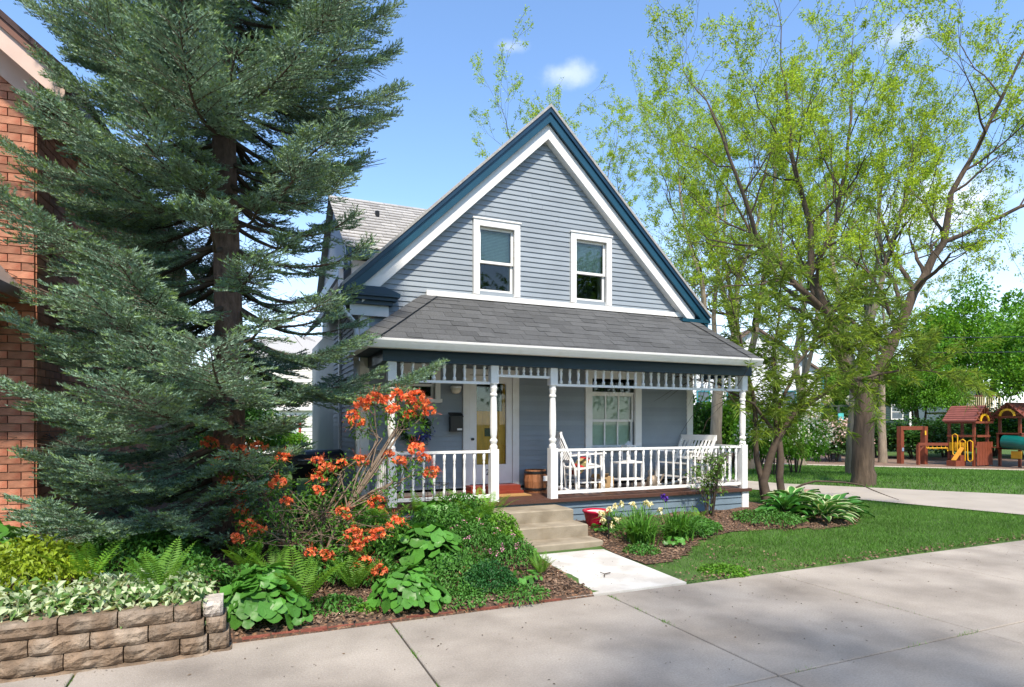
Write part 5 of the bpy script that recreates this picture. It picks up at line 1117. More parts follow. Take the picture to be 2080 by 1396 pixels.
# variegated ground cover above the wall
rv = np.random.default_rng(141); n = 3000; P = np.stack([rv.uniform(-3.6, -0.22, n), 4.86 + np.abs(rv.normal(size=n)) * 0.32, np.zeros(n)], -1)
P[:, 2] = np.array([gz(p[0], max(p[1], 5.03)) for p in P]) + rv.uniform(0.02, 0.15, n) - np.maximum(0, 4.98 - P[:, 1]) * 0.6
D = rv.normal(size=(n, 3)) * 0.8; D[:, 1] -= 0.4
V, F = leaves(P, D, rv.uniform(0.05, 0.09, n), rv.uniform(0.035, 0.055, n), rv, droop=0.25); V2, F2 = leaves(P + np.array([0, 0, 0.0015]) , D, rv.uniform(0.03, 0.05, n), 0.02, np.random.default_rng(141), droop=0.25)
gc = np_mesh('variegated_ground_cover', V, F, [M_varw, M_varg], (rv.random(len(F)) < 0.45).astype(int)); o = link('variegated_ground_cover', gc); tag(stuff(o), 'cream and green variegated ground cover spilling over the retaining wall', 'ground cover')
# strap leaved clumps with irises
def strap(x, y, n, L, lb, seed, stalks=()):
    rng = np.random.default_rng(seed); z0 = gz(x, y); t = thing('iris_clump', (x, y, z0), lb, 'plant', 'strap leaved clumps by the porch', worldparts=False); V = []; F = []
    for i in range(n):
        a = rng.random() * 6.283; l = L * rng.uniform(0.6, 1.1); ln_ = rng.uniform(0.2, 1.15); out = np.array([math.cos(a), math.sin(a), 0]); sd = np.array([-math.sin(a), math.cos(a), 0]) * 0.009; p0 = rng.normal(size=3) * np.array([0.07, 0.07, 0])
        ps = [p0 + out * l * ln_ * s ** 1.5 + np.array([0, 0, l * (s - 0.55 * ln_ * s ** 2.6)]) for s in (0, 0.3, 0.55, 0.78, 1.0)]; o = len(V)
        for k, p in enumerate(ps): w = (1, 1, 0.9, 0.6, 0.05)[k]; V += [p - sd * w, p + sd * w]
        F += [(o + 2*k, o + 2*k + 1, o + 2*k + 3, o + 2*k + 2) for k in range(4)]
    link('leaves', np_mesh('leaves', np.array(V), np.array(F), M_strap), t)
    for (dx, dy, h, m) in stalks:
        s_ = MB().tube([(dx * 0.6, dy * 0.6, 0), (dx, dy, h)], 0.004, 5).obj('stalk', M_strap, t); q = rng.normal(size=(26, 3)) * 0.012 + np.array([dx, dy, h])
        V, F = leaves(q, unit(rng.normal(size=(26, 3)) + np.array([0, 0, 0.1])), rng.uniform(0.035, 0.055, 26), 0.035, rng, droop=0.4, fold=0.3); link('bloom', np_mesh('bloom', V, F, m), s_)
strap(4.82, 6.72, 260, 0.50, 'arching strap leaved clump with cream irises beside the red pot', 151, [(-0.35, 0.45, 0.36, M_cream), (-0.25, 0.40, 0.42, M_cream), (-0.28, 0.5, 0.33, M_cream), (-0.12, 0.45, 0.44, M_cream), (-0.2, 0.3, 0.28, M_cream), (0.02, 0.5, 0.46, M_cream), (0.2, 0.5, 0.45, M_cream), (-0.3, 0.3, 0.22, M_cream), (0.42, 0.5, 0.45, M_cream), (0.5, 0.5, 0.43, M_cream), (-0.38, 0.35, 0.28, M_cream), (0.55, 0.35, 0.36, M_cream)])
strap(5.45, 6.76, 260, 0.52, 'arching strap leaved clump with a purple iris in front of the porch', 152, [(0.2, 0.6, 0.50, M_purple), (0.23, 0.58, 0.47, M_purple)])
strap(5.15, 7.25, 110, 0.45, 'upright strap leaved clump close to the porch skirt', 153)
strap(4.75, 7.3, 90, 0.40, 'strap leaves behind the red pot', 154)
# hostas
def hosta_leaf(edge):
    V = []; F = []; n = 6; mi = []
    for i in range(n + 1):
        s = i / n; w = 0.20 * math.sin(math.pi * min(1, 0.10 + 0.90 * s)) ** 0.8 * (1 - 0.15 * s); z = 0.55 * s - 0.62 * s * s; x = s * 0.95
        for k, u in enumerate((-1, -0.72, 0, 0.72, 1)): V.append((x, u * w, z + abs(u) * 0.06 - 0.02 * (k == 2)))
    for i in range(n):
        for k in range(4): a = i * 5 + k; F.append((a, a + 1, a + 6, a + 5)); mi.append(1 if k in (0, 3) else 0)
    return np_mesh('leaf', np.array(V), np.array(F), [M_hosta, M_hostaw if edge else M_hosta], mi, True)
HL = [hosta_leaf(True), hosta_leaf(False)]
def hosta(x, y, n, size, kind, lb, seed):
    rng = random.Random(seed); t = thing('hosta', (x, y, gz(x, y)), lb, 'plant', 'hostas at the right end of the bed', worldparts=False)
    for i in range(n):
        f = (i + 0.5) / n; a = i * 2.4; r = 0.05 + 0.16 * f; link('leaf', HL[kind], t, loc=(r * math.cos(a), r * math.sin(a), 0.16 * (1 - f) + 0.03), rot=(rng.uniform(-0.3, 0.3), -0.75 * (1 - f) + 0.12, a + rng.uniform(-0.3, 0.3)), scale=size * rng.uniform(0.75, 1.15))
for i, (x, y, n, s, k, lb) in enumerate([(8.05, 7.35, 36, 0.34, 1, 'green hosta nearest the tamarisk trunk'), (8.5, 7.0, 40, 0.36, 0, 'cream edged hosta at the front of the hosta bed'), (8.95, 7.25, 38, 0.36, 0, 'cream edged hosta below the boulder'), (9.4, 7.45, 36, 0.38, 1, 'broad green hosta at the right end of the bed'), (9.0, 7.85, 34, 0.38, 0, 'cream edged hosta beside the boulder'), (8.5, 7.6, 32, 0.36, 0, 'cream edged hosta behind the front row')]): hosta(x, y, n, s, k, lb, 200 + i)
# shrub in front of the porch at right
def porch_shrub():
    rng = np.random.default_rng(161); x, y = 6.75, 7.62; z0 = gz(x, y); t = thing('porch_shrub', (x, y, z0), 'upright leafy shrub in front of the right porch railing', 'shrub', worldparts=False); tb = []; P = []; D = []
    for i in range(15):
        a = rng.random() * 6.283; s = rng.uniform(0.1, 0.48); h = rng.uniform(0.55, 1.05); p = np.array([0.05 * math.cos(a), 0.05 * math.sin(a), -0.03]); e = np.array([s * math.cos(a), s * math.sin(a) * 0.7, h]); m = (p + e) / 2 + rng.normal(size=3) * 0.03 - np.array([e[0] * 0.2, e[1] * 0.2, 0])
        tb.append((np.stack([p, m, e]), [0.010, 0.007, 0.002], 5))
        for _ in range(6):
            q = m + (e - m) * rng.random(); e2 = q + rng.normal(size=3) * 0.13 + np.array([0, 0, 0.06]); tb.append((np.stack([q, e2]), [0.004, 0.0015], 3))
            for _ in range(7): P.append(q + (e2 - q) * rng.uniform(0.2, 1.1) + rng.normal(size=3) * 0.03); D.append(rng.normal(size=3) + np.array([0, 0, 0.5]))
    V, F = tubes_np([(b[0], b[1], b[2]) for b in tb]); link('stems', np_mesh('stems', V, F, M_twig), t)
    V, F = leaves(np.array(P), np.array(D), rng.uniform(0.045, 0.085, len(P)), 0.032, rng, droop=0.15); link('leaves', np_mesh('leaves', V, F, mat('shrub_leaf', (0.12, 0.22, 0.045), 0.4, 0.2, 3, trans=0.3, island=0.35)), t)
porch_shrub()
# leaf litter on the mulch, grass, joint weeds
def scatter_litter():
    rng = np.random.default_rng(171); n = 15000; P = np.stack([rng.uniform(-3.4, 3.0, n), 4.97 + np.abs(rng.normal(size=n)) * 1.3, np.zeros(n)], -1); m = 9000
    Q = np.stack([rng.uniform(4.2, 9.6, m), 5.1 + rng.random(m) * 2.7, np.zeros(m)], -1); Q = Q[[in_rbed(a, b) or (a < 6 and b < 6.6 and rng.random() < 0.12) for a, b, _ in Q]]
    e = 600; E_ = np.stack([rng.uniform(4.1, 12.3, e), 4.95 + np.abs(rng.normal(size=e)) * 0.09, np.zeros(e)], -1)
    P = np.concatenate([P, Q, E_]); P = P[P[:, 1] < 9]; P[:, 2] = [gz_r(a, b) + 0.014 for a, b, _ in P]; P[:, 2] += rng.random(len(P)) * 0.012
    D = rng.normal(size=P.shape); D[:, 2] *= 0.25; V, F = leaves(P, D, rng.uniform(0.02, 0.055, len(P)), rng.uniform(0.012, 0.03, len(P)), rng)
    tag(stuff(link('leaf_litter', np_mesh('leaf_litter', V, F, M_chip))), 'brown leaf litter and bark chips scattered over the beds', 'leaf litter')
scatter_litter()
rgd = np.random.default_rng(175); n = 420; P = np.stack([rgd.uniform(-2, 9, n), 4.9 - np.abs(rgd.normal(size=n)) * 1.5, np.full(n, 0.004)], -1); P[:40, 0] = rgd.uniform(2.9, 4.0, 40); P[:40, 1] = rgd.uniform(5.0, 6.6, 40); P[:40, 2] = 0.024
D = rgd.normal(size=(n, 3)); D[:, 2] = np.abs(D[:, 2]) * 0.1; V, F = leaves(P, D, rgd.uniform(0.008, 0.03, n), rgd.uniform(0.005, 0.012, n), rgd)
tag(stuff(link('pavement_debris', np_mesh('pavement_debris', V, F, mat('debris', (0.12, 0.085, 0.055), 0.9, 0.3, island=0.5)))), 'small dry bits of leaf and seed scattered on the pavement', 'debris')
def blades(name, P, h, w, lb, seed, m=M_grass):
    rng = np.random.default_rng(seed); n = len(P); a = rng.random(n) * 6.283; S = np.stack([np.cos(a), np.sin(a), np.zeros(n)], -1) * w; T = rng.normal(size=(n, 3)) * np.array([0.45, 0.45, 0]) + np.array([0, 0, 1.0]); hh = (h * rng.uniform(0.5, 1.2, n))[:, None]
    V = np.stack([P - S, P + S, P + T * hh], 1).reshape(-1, 3); o = link(name, np_mesh(name, V, np.arange(3 * n).reshape(-1, 3), m)); return tag(stuff(o), lb, 'grass')
def lawn():
    rng = np.random.default_rng(181); n = 230000
    x = rng.uniform(4.3, 13.5, n); y = rng.uniform(4.98, 13, n)
    nearx = np.interp(y, [4.94, 6.2, 8.84, 12, 16], [12.75, 12.45, 11.84, 11.1, 10.3])
    k = (x < nearx - 0.03) & ~((x < 8.0) & (y > 7.9)); x, y = x[k], y[k]
    bedm = np.array([in_rbed(a, b) for a, b in zip(x, y)])
    sparse = np.clip((x - 4.0) / 2.2, 0.08, 1)
    # bare patches
    pn = np.sin(x * 3.1 + 1.3 * np.sin(y * 2.3)) * np.sin(y * 4.1 + x) * 0.5 + 0.5
    pr = np.clip(sparse + 0.5 * (pn - 0.6), 0.04, 1); k = ~bedm & (rng.random(len(x)) < pr)
    x, y = x[k], y[k]; P = np.stack([x, y, np.array([gz(a, b) for a, b in zip(x, y)])], -1); d = np.hypot(x, y)
    blades('grass', P, 0.042, 0.0035, 'mown lawn between the sidewalk and the driveway', 182)
    n = 90000; t_ = rng.random(n); x = rng.uniform(12, 36, n); y = rng.uniform(5.2, 26, n)
    farx = np.interp(y, [4.94, 6.3, 7.96, 12.07, 16, 20], [20.5, 17.6, 15.94, 13.1, 12.1, 11.4]); edge = 24.0 + (28.5 - y) * 0.0; ep = np.interp(y, [14.5, 18.15, 21.0, 24.36, 28.5], [40, 36.35, 33.0, 28.36, 24.0])
    k = (x > farx + 0.05) & (x < ep - 0.1); x, y = x[k], y[k]; P = np.stack([x, y, np.array([gz(a, b) for a, b in zip(x, y)])], -1)
    blades('grass', P, 0.075, 0.010, 'wide park lawn beyond the driveway', 183)
    # weeds in the sidewalk joints
    pts = []
    for (x0, y0, x1, y1, m) in ((3.13, 4.9, 3.13, 3.5, 260), (1.1, 4.85, 1.1, 3.6, 120), (3.2, 2.9, 5.2, 2.9, 160), (5.2, 4.9, 5.2, 3.2, 60), (-0.98, 4.85, -0.98, 4.0, 60)):
        c = rng.random(5); s = np.clip(c[rng.integers(0, 5, m)] + rng.normal(size=m) * 0.035, 0, 1); pts.append(np.stack([x0 + (x1 - x0) * s, y0 + (y1 - y0) * s, np.full(m, -0.02)], -1) + rng.normal(size=(m, 3)) * np.array([0.008, 0.008, 0]))
    blades('joint_weeds', np.concatenate(pts), 0.035, 0.003, 'weeds growing in the sidewalk joints', 184, M_maple)
lawn()
# pot, path light, boulder, wire cage, twig
pot = thing('flower_pot', (4.62, 7.55, 0.06), 'glossy red pot filled with white pebbles beside the steps', 'pot')
MB().lathe([(0.11, gz(4.62, 7.55) - 0.02), (0.14, 0.2), (0.175, 0.33), (0.195, 0.35), (0.195, 0.375), (0.175, 0.375), (0.165, 0.33)], 28, (4.62, 7.55)).obj('bowl', M_red_glaze, pot, smooth=True)
MB().lathe([(0.168, 0.345), (0.10, 0.362), (0.02, 0.368)], 24, (4.62, 7.55)).obj('pebble_fill', M_pebble, pot)
pl2 = thing('path_light', (4.45, 6.95, 0.03), 'black garden path light beside the concrete steps', 'lamp')
zg = gz(4.45, 6.95)
MB().tube([(4.45, 6.95, zg - 0.05), (4.45, 6.95, zg + 0.22)], 0.010, 8).obj('stake', M_black, pl2); MB().lathe([(0.028, zg + 0.22), (0.03, zg + 0.27), (0.05, zg + 0.275), (0.045, zg + 0.29), (0.01, zg + 0.315)], 12, (4.45, 6.95)).obj('lamp_head', M_black, pl2)
bo = np.random.default_rng(191); th = np.linspace(0, math.pi, 9); ph = np.linspace(0, 2 * math.pi, 14, endpoint=False); V = []
for a in th:
    for b in ph: r = 1 + 0.10 * math.sin(3 * b + 2 * a) + bo.normal() * 0.035; V.append((0.26 * r * math.sin(a) * math.cos(b), 0.17 * r * math.sin(a) * math.sin(b), 0.15 * r * math.cos(a) + 0.06))
F = [(i*14 + k, i*14 + (k+1) % 14, (i+1)*14 + (k+1) % 14, (i+1)*14 + k) for i in range(8) for k in range(14)]
tag(link('boulder', np_mesh('boulder', np.array(V), np.array(F), mat('pinkish_stone', (0.30, 0.19, 0.155), 0.9, 0.3, 9, 0.5, 30)), loc=(9.55, 8.2, 0.17), rot=(0.15, 0.1, 0.4)), 'pinkish boulder among the hostas', 'boulder')
wc_ = thing('wire_cage', (2.28, 7.6, 0.28), 'black wire plant cage in front of the left porch railing', 'wire cage')
for k in range(6): a = 2 * math.pi * k / 6; MB().tube([(2.28 + 0.13 * math.cos(a), 7.6 + 0.13 * math.sin(a), 0.22), (2.28 + 0.16 * math.cos(a), 7.6 + 0.16 * math.sin(a), 0.85)], 0.004, 5).obj('wire', M_black, wc_)
for zz, r in ((0.42, 0.14), (0.62, 0.15), (0.83, 0.16)): MB().tube([(2.28 + r * math.cos(a), 7.6 + r * math.sin(a), zz) for a in np.linspace(0, 2 * math.pi, 17)], 0.004, 5, cap=False).obj('ring', M_black, wc_)
tw_ = tag(MB().tube([(3.42, 5.42, 0.03), (3.47, 5.50, 0.032), (3.56, 5.53, 0.03)], 0.006, 5).tube([(3.47, 5.50, 0.032), (3.46, 5.57, 0.034)], 0.004, 5).obj('twig', M_twig), 'dark forked twig lying on the front walk', 'twig')

# trees across the street, behind the viewer: they shade the sidewalk and stand in the window reflections
def street_trees():
    rng = np.random.default_rng(211); parts = []
    for (x, y, z, r, n, lf) in ((-34, -12, 8, 7.5, 9000, 0.42), (-24, -19, 8, 7.5, 9000, 0.42), (-12, -22, 8, 7.5, 9000, 0.42), (0, -23, 8, 7.5, 9000, 0.42), (12, -22, 8, 7.5, 9000, 0.42), (24, -20, 8, 7.5, 9000, 0.42), (35, -14, 8, 7.5, 9000, 0.42), (2.3, -3.2, 8.2, 2.4, 1300, 0.17)):
        c = unit(rng.normal(size=(16, 3))) * rng.uniform(0.3, 0.8, (16, 1)); k = rng.integers(0, 16, n); d_ = unit(rng.normal(size=(n, 3)))
        P = (c[k] + d_ * rng.uniform(0.15, 0.4, (n, 1))) * r + np.array([x, y, z]); P = P[P[:, 2] > 0.3]
        parts.append(leaves(P, rng.normal(size=P.shape), lf, lf * 0.6, rng))
    V, F = join(parts); o = link('street_trees', np_mesh('street_trees', V, F, M_maple)); tag(stuff(o), 'row of leafy trees across the street mirrored in the door glass', 'trees')
    tb = [(np.array([(x, y, -0.2), (x + 0.1, y, 3), (x, y, z)]), [0.22, 0.16, 0.08], 8) for (x, y, z) in ((2.3, -4.2, 8.2), (-6, -22, 5), (2, -21, 5), (10, -22, 5), (-14, -20, 5), (19, -21, 5))]
    V, F = tubes_np(tb); link('trunks', np_mesh('trunks', V, F, M_bark), o)
street_trees()
# ---------------------------------------------------------------- playground
PZ = -0.8
ps_ = thing('playset', (38.5, 21, PZ), 'redwood playset with two gabled towers and green tube slide', 'playset')
def roof_slats(x0, x1, y0, y1, zE, zR, axis, name='roof'):
    """gabled roof with ridge along axis; slats per slope are sub-parts"""
    if axis == 'y': rp = MB().prism([(x0, zE), ((x0 + x1) / 2, zR), (x1, zE), (x1, zE - 0.04), ((x0 + x1) / 2, zR - 0.05), (x0, zE - 0.04)], y0 + 0.05, y1 - 0.05).obj(name, M_playroof, ps_)
    else:
        m = MB(); poly = [(y0, zE), ((y0 + y1) / 2, zR), (y1, zE), (y1, zE - 0.04), ((y0 + y1) / 2, zR - 0.05), (y0, zE - 0.04)]; n = 6
        m.add([(x0 + 0.05, y, z) for y, z in poly] + [(x1 - 0.05, y, z) for y, z in poly], [tuple(range(n)), tuple(reversed(range(n, 2*n)))] + [(i, i + n, (i+1) % n + n, (i+1) % n) for i in range(n)]); rp = m.obj(name, M_playroof, ps_)
    for s in (0, 1):
        for k in range(7):
            t0, t1 = k / 7, (k + 1) / 7 - 0.02
            if axis == 'y':
                xm = (x0 + x1) / 2; e = x0 if s == 0 else x1; a = (e + (xm - e) * t0, zE + (zR - zE) * t0 + 0.035); b = (e + (xm - e) * t1, zE + (zR - zE) * t1 + 0.012)
                MB().hexa([(a[0], y0, a[1] - 0.03), (a[0], y1, a[1] - 0.03), (b[0], y1, b[1] - 0.01), (b[0], y0, b[1] - 0.01), (a[0], y0, a[1]), (a[0], y1, a[1]), (b[0], y1, b[1]), (b[0], y0, b[1])]).obj('slat', M_playroof, rp)
            else:
                ym = (y0 + y1) / 2; e = y0 if s == 0 else y1; a = (e + (ym - e) * t0, zE + (zR - zE) * t0 + 0.035); b = (e + (ym - e) * t1, zE + (zR - zE) * t1 + 0.012)
                MB().hexa([(x0, a[0], a[1] - 0.03), (x1, a[0], a[1] - 0.03), (x1, b[0], b[1] - 0.01), (x0, b[0], b[1] - 0.01), (x0, a[0], a[1]), (x1, a[0], a[1]), (x1, b[0], b[1]), (x0, b[0], b[1])]).obj('slat', M_playroof, rp)
    return rp
# tower one: ridge along y
X0, X1, Y0, Y1 = 36.9, 38.3, 20.7, 22.3
for x in (X0 + 0.1, X1 - 0.1):
    for y in (Y0 + 0.15, Y1 - 0.15): MB().box(x - 0.06, x + 0.06, y - 0.06, y + 0.06, PZ, 1.72).obj('post', M_playwood, ps_)
roof_slats(X0 - 0.15, X1 + 0.15, Y0 - 0.1, Y1 + 0.1, 1.76, 2.62, 'y')
def sunburst(cx, cz, y, w, h, axis):
    g = MB(); ya = MB()
    for k in range(7):
        a = math.pi * (k + 0.5) / 7; p0 = (cx + 0.34 * w * math.cos(a), cz + 0.34 * w * math.sin(a) * 0.9); p1 = (cx + 0.62 * w * math.cos(a), cz + min(h * 0.8, 0.62 * w * math.sin(a)))
        if axis == 'y': g.bar((p0[0], y, p0[1]), (p1[0], y, p1[1]), 0.06, 0.04, up=(0, 1, 0))
        else: g.bar((y, p0[0], p0[1]), (y, p1[0], p1[1]), 0.06, 0.04, up=(1, 0, 0))
    for k in range(10):
        a0, a1 = math.pi * k / 10, math.pi * (k + 1) / 10; p0 = (cx + 0.28 * w * math.cos(a0), cz + 0.28 * w * math.sin(a0)); p1 = (cx + 0.28 * w * math.cos(a1), cz + 0.28 * w * math.sin(a1))
        if axis == 'y': ya.bar((p0[0], y - 0.03, p0[1]), (p1[0], y - 0.03, p1[1]), 0.05, 0.11, up=(math.cos(a0 + 0.16), 0, math.sin(a0 + 0.16)))
        else: ya.bar((y - 0.03, p0[0], p0[1]), (y - 0.03, p1[0], p1[1]), 0.05, 0.11, up=(0, math.cos(a0 + 0.16), math.sin(a0 + 0.16)))
    g.obj('sunburst', M_playwood, ps_); ya.obj('yellow_arc', M_yellow, ps_)
sunburst((X0 + X1) / 2, 1.74, Y0 - 0.03, 1.3, 0.9, 'y')
MB().box(X0 - 0.1, X1 + 0.1, Y0 - 0.06, Y0 + 0.02, 1.62, 1.74).box(X0 - 0.06, X0 + 0.02, Y0, Y1, 1.62, 1.72).obj('roof_beam', M_playwood, ps_)
MB().box(X0, X1, Y0, Y1, 0.28, 0.36).obj('platform', M_playwood, ps_)
for (a, b) in ((0.36, 0.95),):
    n = 8
    for k in range(n): y = Y0 + 0.25 + (Y1 - Y0 - 0.5) * k / (n - 1); MB().box(X0 - 0.02, X0 + 0.015, y - 0.12, y + 0.12, 0.05, 0.62).obj('panel_board', M_playwood, ps_)
    MB().box(X0 - 0.03, X0 + 0.03, Y0 + 0.1, Y1 - 0.1, 0.86, 0.98).obj('guard_rail', M_playwood, ps_)
MB().box(X0 + 0.1, X1 - 0.1, Y0 - 0.02, Y0 + 0.02, 0.86, 0.98).obj('guard_rail', M_playwood, ps_)
for k in range(6): x = X0 + 0.2 + 1.2 * k / 5; MB().box(x - 0.11, x + 0.11, Y0 - 0.015, Y0 + 0.015, -0.7, 0.60).obj('panel_board', M_playwood, ps_)
for k in range(3): y = Y1 - 0.35 - 0.28 * k; MB().box(X0 - 0.06, X0 - 0.025, y - 0.11, y + 0.11, 0.08, 0.55).obj('yellow_panel', M_yellow, ps_)
for (y, z0, z1) in ((21.7, -0.1, 0.95), (21.3, -0.45, 0.65), (20.92, -0.4, 0.6)):
    MB().tube([(X0 - 0.12, y - 0.12, z0), (X0 - 0.14, y - 0.14, z1), (X0 - 0.13, y, z1 + 0.08), (X0 - 0.14, y + 0.14, z1), (X0 - 0.12, y + 0.12, z0), (X0 - 0.13, y, z0 - 0.08), (X0 - 0.12, y - 0.12, z0)], 0.028, 6).obj('grab_rail', M_yellow, ps_)
MB().box(X0 - 0.9, X0, Y0 + 0.5, Y1 - 0.6, PZ, -0.45).box(X0 - 0.5, X0, Y0 + 0.5, Y1 - 0.6, -0.45, -0.15).obj('step_deck', M_playwood, ps_)
MB().hexa([(X0 - 0.9, 21.2, -0.43), (X0 - 0.9, 21.45, -0.43), (X0 - 0.05, 21.45, 0.33), (X0 - 0.05, 21.2, 0.33), (X0 - 0.9, 21.2, -0.40), (X0 - 0.9, 21.45, -0.40), (X0 - 0.05, 21.45, 0.36), (X0 - 0.05, 21.2, 0.36)]).obj('climbing_ramp', mat('amber_plastic', (0.55, 0.25, 0.03), 0.4, 0.1), ps_)
# tower two: ridge along x, gable towards the lawn
X2, X3, Y2, Y3 = 38.6, 42.0, 19.4, 20.6
for x in (X2 + 0.1, X3 - 0.1):
    for y in (Y2 + 0.12, Y3 - 0.12): MB().box(x - 0.06, x + 0.06, y - 0.06, y + 0.06, PZ, 2.05).obj('post', M_playwood, ps_)
roof_slats(X2 - 0.2, X3 + 0.2, Y2 - 0.2, Y3 + 0.2, 2.0, 2.78, 'x')
sunburst((Y2 + Y3) / 2, 2.03, X2 - 0.12, 1.25, 0.7, 'x')
MB().box(X2 - 0.1, X2 + 0.0, Y2 - 0.1, Y3 + 0.1, 1.90, 2.03).box(X2, X3, Y2 - 0.08, Y2 + 0.0, 1.90, 2.02).obj('roof_beam', M_playwood, ps_)
MB().box(X2, X3, Y2, Y3, 0.18, 0.26).obj('platform', M_playwood, ps_)
for k in range(9): y = Y2 + 0.13 + (Y3 - Y2 - 0.26) * k / 8; MB().box(X2 - 0.02, X2 + 0.015, y - 0.125, y + 0.115, 0.20, 1.02).obj('panel_board', M_playwood, ps_)
for k in range(14): x = X2 + 0.13 + (X3 - X2 - 0.26) * k / 13; MB().box(x - 0.13, x + 0.12, Y2 - 0.02, Y2 + 0.015, 0.20, 1.02).obj('panel_board', M_playwood, ps_)
MB().box(X2 - 0.05, X3, Y2 - 0.05, Y2 + 0.05, 1.02, 1.10).box(X2 - 0.05, X2 + 0.05, Y2, Y3, 1.02, 1.10).obj('guard_rail', M_playwood, ps_)
MB().tube([(38.15, 20.0, 0.62), (38.15, 19.4, 0.60), (38.2, 18.7, 0.45), (38.4, 18.1, 0.15)], [0.36, 0.36, 0.36, 0.36], 18, cap=False).obj('tube_slide', M_tube, ps_, smooth=True)
MB().box(X2 + 0.02, X2 + 0.06, 19.4, 19.9, -0.3, 0.1).obj('play_panel', M_yellow, ps_)
MB().box(38.28, 38.62, 20.3, 20.8, 0.26, 0.3).obj('bridge', M_playwood, ps_)
# wooden arch with ladder beam
ar = thing('climbing_frame', (36.0, 23.6, PZ), 'square redwood arch with yellow handled ladder beam', 'climbing frame')
a0, a1 = Vector(lp(1829, 36.0)), Vector(lp(1877, 35.6))
for p in (a0, a1): MB().box(p.x - 0.13, p.x + 0.13, p.y - 0.13, p.y + 0.13, PZ, 1.45).obj('post', M_playwood, ar)
MB().bar((a0.x, a0.y, 1.35), (a1.x, a1.y, 1.35), 0.18, 0.22).obj('top_beam', M_playwood, ar)
a2, a3 = Vector(lp(1865, 35.0)), Vector(lp(1925, 34.9))
MB().box(a2.x - 0.07, a2.x + 0.07, a2.y - 0.07, a2.y + 0.07, PZ, 0.42).obj('post', M_playwood, ar)
MB().bar((a2.x, a2.y, 0.44), (a3.x, a3.y, 0.44), 0.12, 0.16).obj('ladder_beam', M_playwood, ar)
MB().bar((a2.x, a2.y, 0.0), (a2.x + (a3.x - a2.x) * 0.2, a2.y + (a3.y - a2.y) * 0.2, 0.38), 0.08, 0.08).obj('brace', M_playwood, ar)
b0 = a2.lerp(a3, 0.28); MB().tube([(b0.x, b0.y, 0.36), (b0.x, b0.y, 0.22), (a3.x, a3.y, 0.22), (a3.x, a3.y, 0.05)], 0.03, 6).obj('handle_bar', M_yellow, ar)
for k in range(5):
    q = b0.lerp(a3, (k + 0.5) / 5); MB().tube([(q.x, q.y, 0.36), (q.x, q.y, 0.20), (q.x + 0.1, q.y, 0.14)], 0.02, 5).obj('handle', M_yellow, ar)
MB().box(a1.x - 0.16, a1.x - 0.05, a1.y - 0.16, a1.y - 0.14, 0.95, 1.2).obj('sign_plate', M_yellow, ar)
MB().box(a0.x - 0.08, a0.x + 0.08, a0.y - 0.16, a0.y - 0.14, 0.0, 0.2).obj('info_plate', mat('grey_blue_plate', (0.25, 0.32, 0.45), 0.4, 0.1), ar)
# lamp post with globes and a turquoise panel
lq = Vector(lp(1703, 38)); lm = thing('lamp_post', tuple(lq), 'dark lamp post with two cream globes and a turquoise panel', 'lamp post')
MB().tube([tuple(lq + Vector((0, 0, -0.05))), tuple(lq + Vector((0, 0, 3.55)))], 0.06, 8).obj('pole', mat('dark_post', (0.06, 0.07, 0.07), 0.5, 0.1), lm)
MB().lathe([(0.16, lq.z), (0.16, lq.z + 1.5), (0.09, lq.z + 1.6)], 12, (lq.x, lq.y)).obj('base', mat('grey_post', (0.16, 0.17, 0.17), 0.6, 0.1), lm)
MB().box(lq.x - 0.23, lq.x + 0.23, lq.y - 0.19, lq.y - 0.15, lq.z + 2.5, lq.z + 3.05).obj('panel', mat('turquoise_panel', (0.10, 0.52, 0.52), 0.4, 0.1), lm)
MB().bar((lq.x - 0.85 * cs_, lq.y + 0.85 * sn_, lq.z + 3.5), (lq.x + 0.85 * cs_, lq.y - 0.85 * sn_, lq.z + 3.5), 0.06, 0.06).obj('cross_arm', MATS['dark_post'], lm)
for s in (-1, 1): MB().lathe([(0.10, -0.30), (0.24, -0.20), (0.31, 0), (0.27, 0.16), (0.15, 0.28), (0.02, 0.31)], 16).obj('globe', mat('cream_globe', (0.72, 0.64, 0.40), 0.35, 0.06), lm, smooth=True, loc=(lq.x + s * 0.75 * cs_, lq.y - s * 0.75 * sn_, lq.z + 3.85))
bq = Vector(lp(1676, 40)); bn = thing('park_bench', tuple(bq), 'dark brown park bench beside the forked tree', 'bench')
M_bn = mat('bench_brown', (0.14, 0.05, 0.03), 0.6, 0.15)
for k in range(4): MB().box(bq.x - 0.9, bq.x + 0.9, bq.y - 0.25 + 0.12 * k, bq.y - 0.15 + 0.12 * k, bq.z + 0.43, bq.z + 0.47).obj('seat_slat', M_bn, bn)
for k in range(3): MB().box(bq.x - 0.9, bq.x + 0.9, bq.y + 0.24, bq.y + 0.27, bq.z + 0.55 + 0.13 * k, bq.z + 0.65 + 0.13 * k).obj('back_slat', M_bn, bn)
for s in (-0.75, 0.75): MB().box(bq.x + s - 0.03, bq.x + s + 0.03, bq.y - 0.22, bq.y + 0.24, bq.z, bq.z + 0.43).box(bq.x + s - 0.03, bq.x + s + 0.03, bq.y + 0.20, bq.y + 0.26, bq.z + 0.43, bq.z + 0.95).obj('leg', M_black, bn)
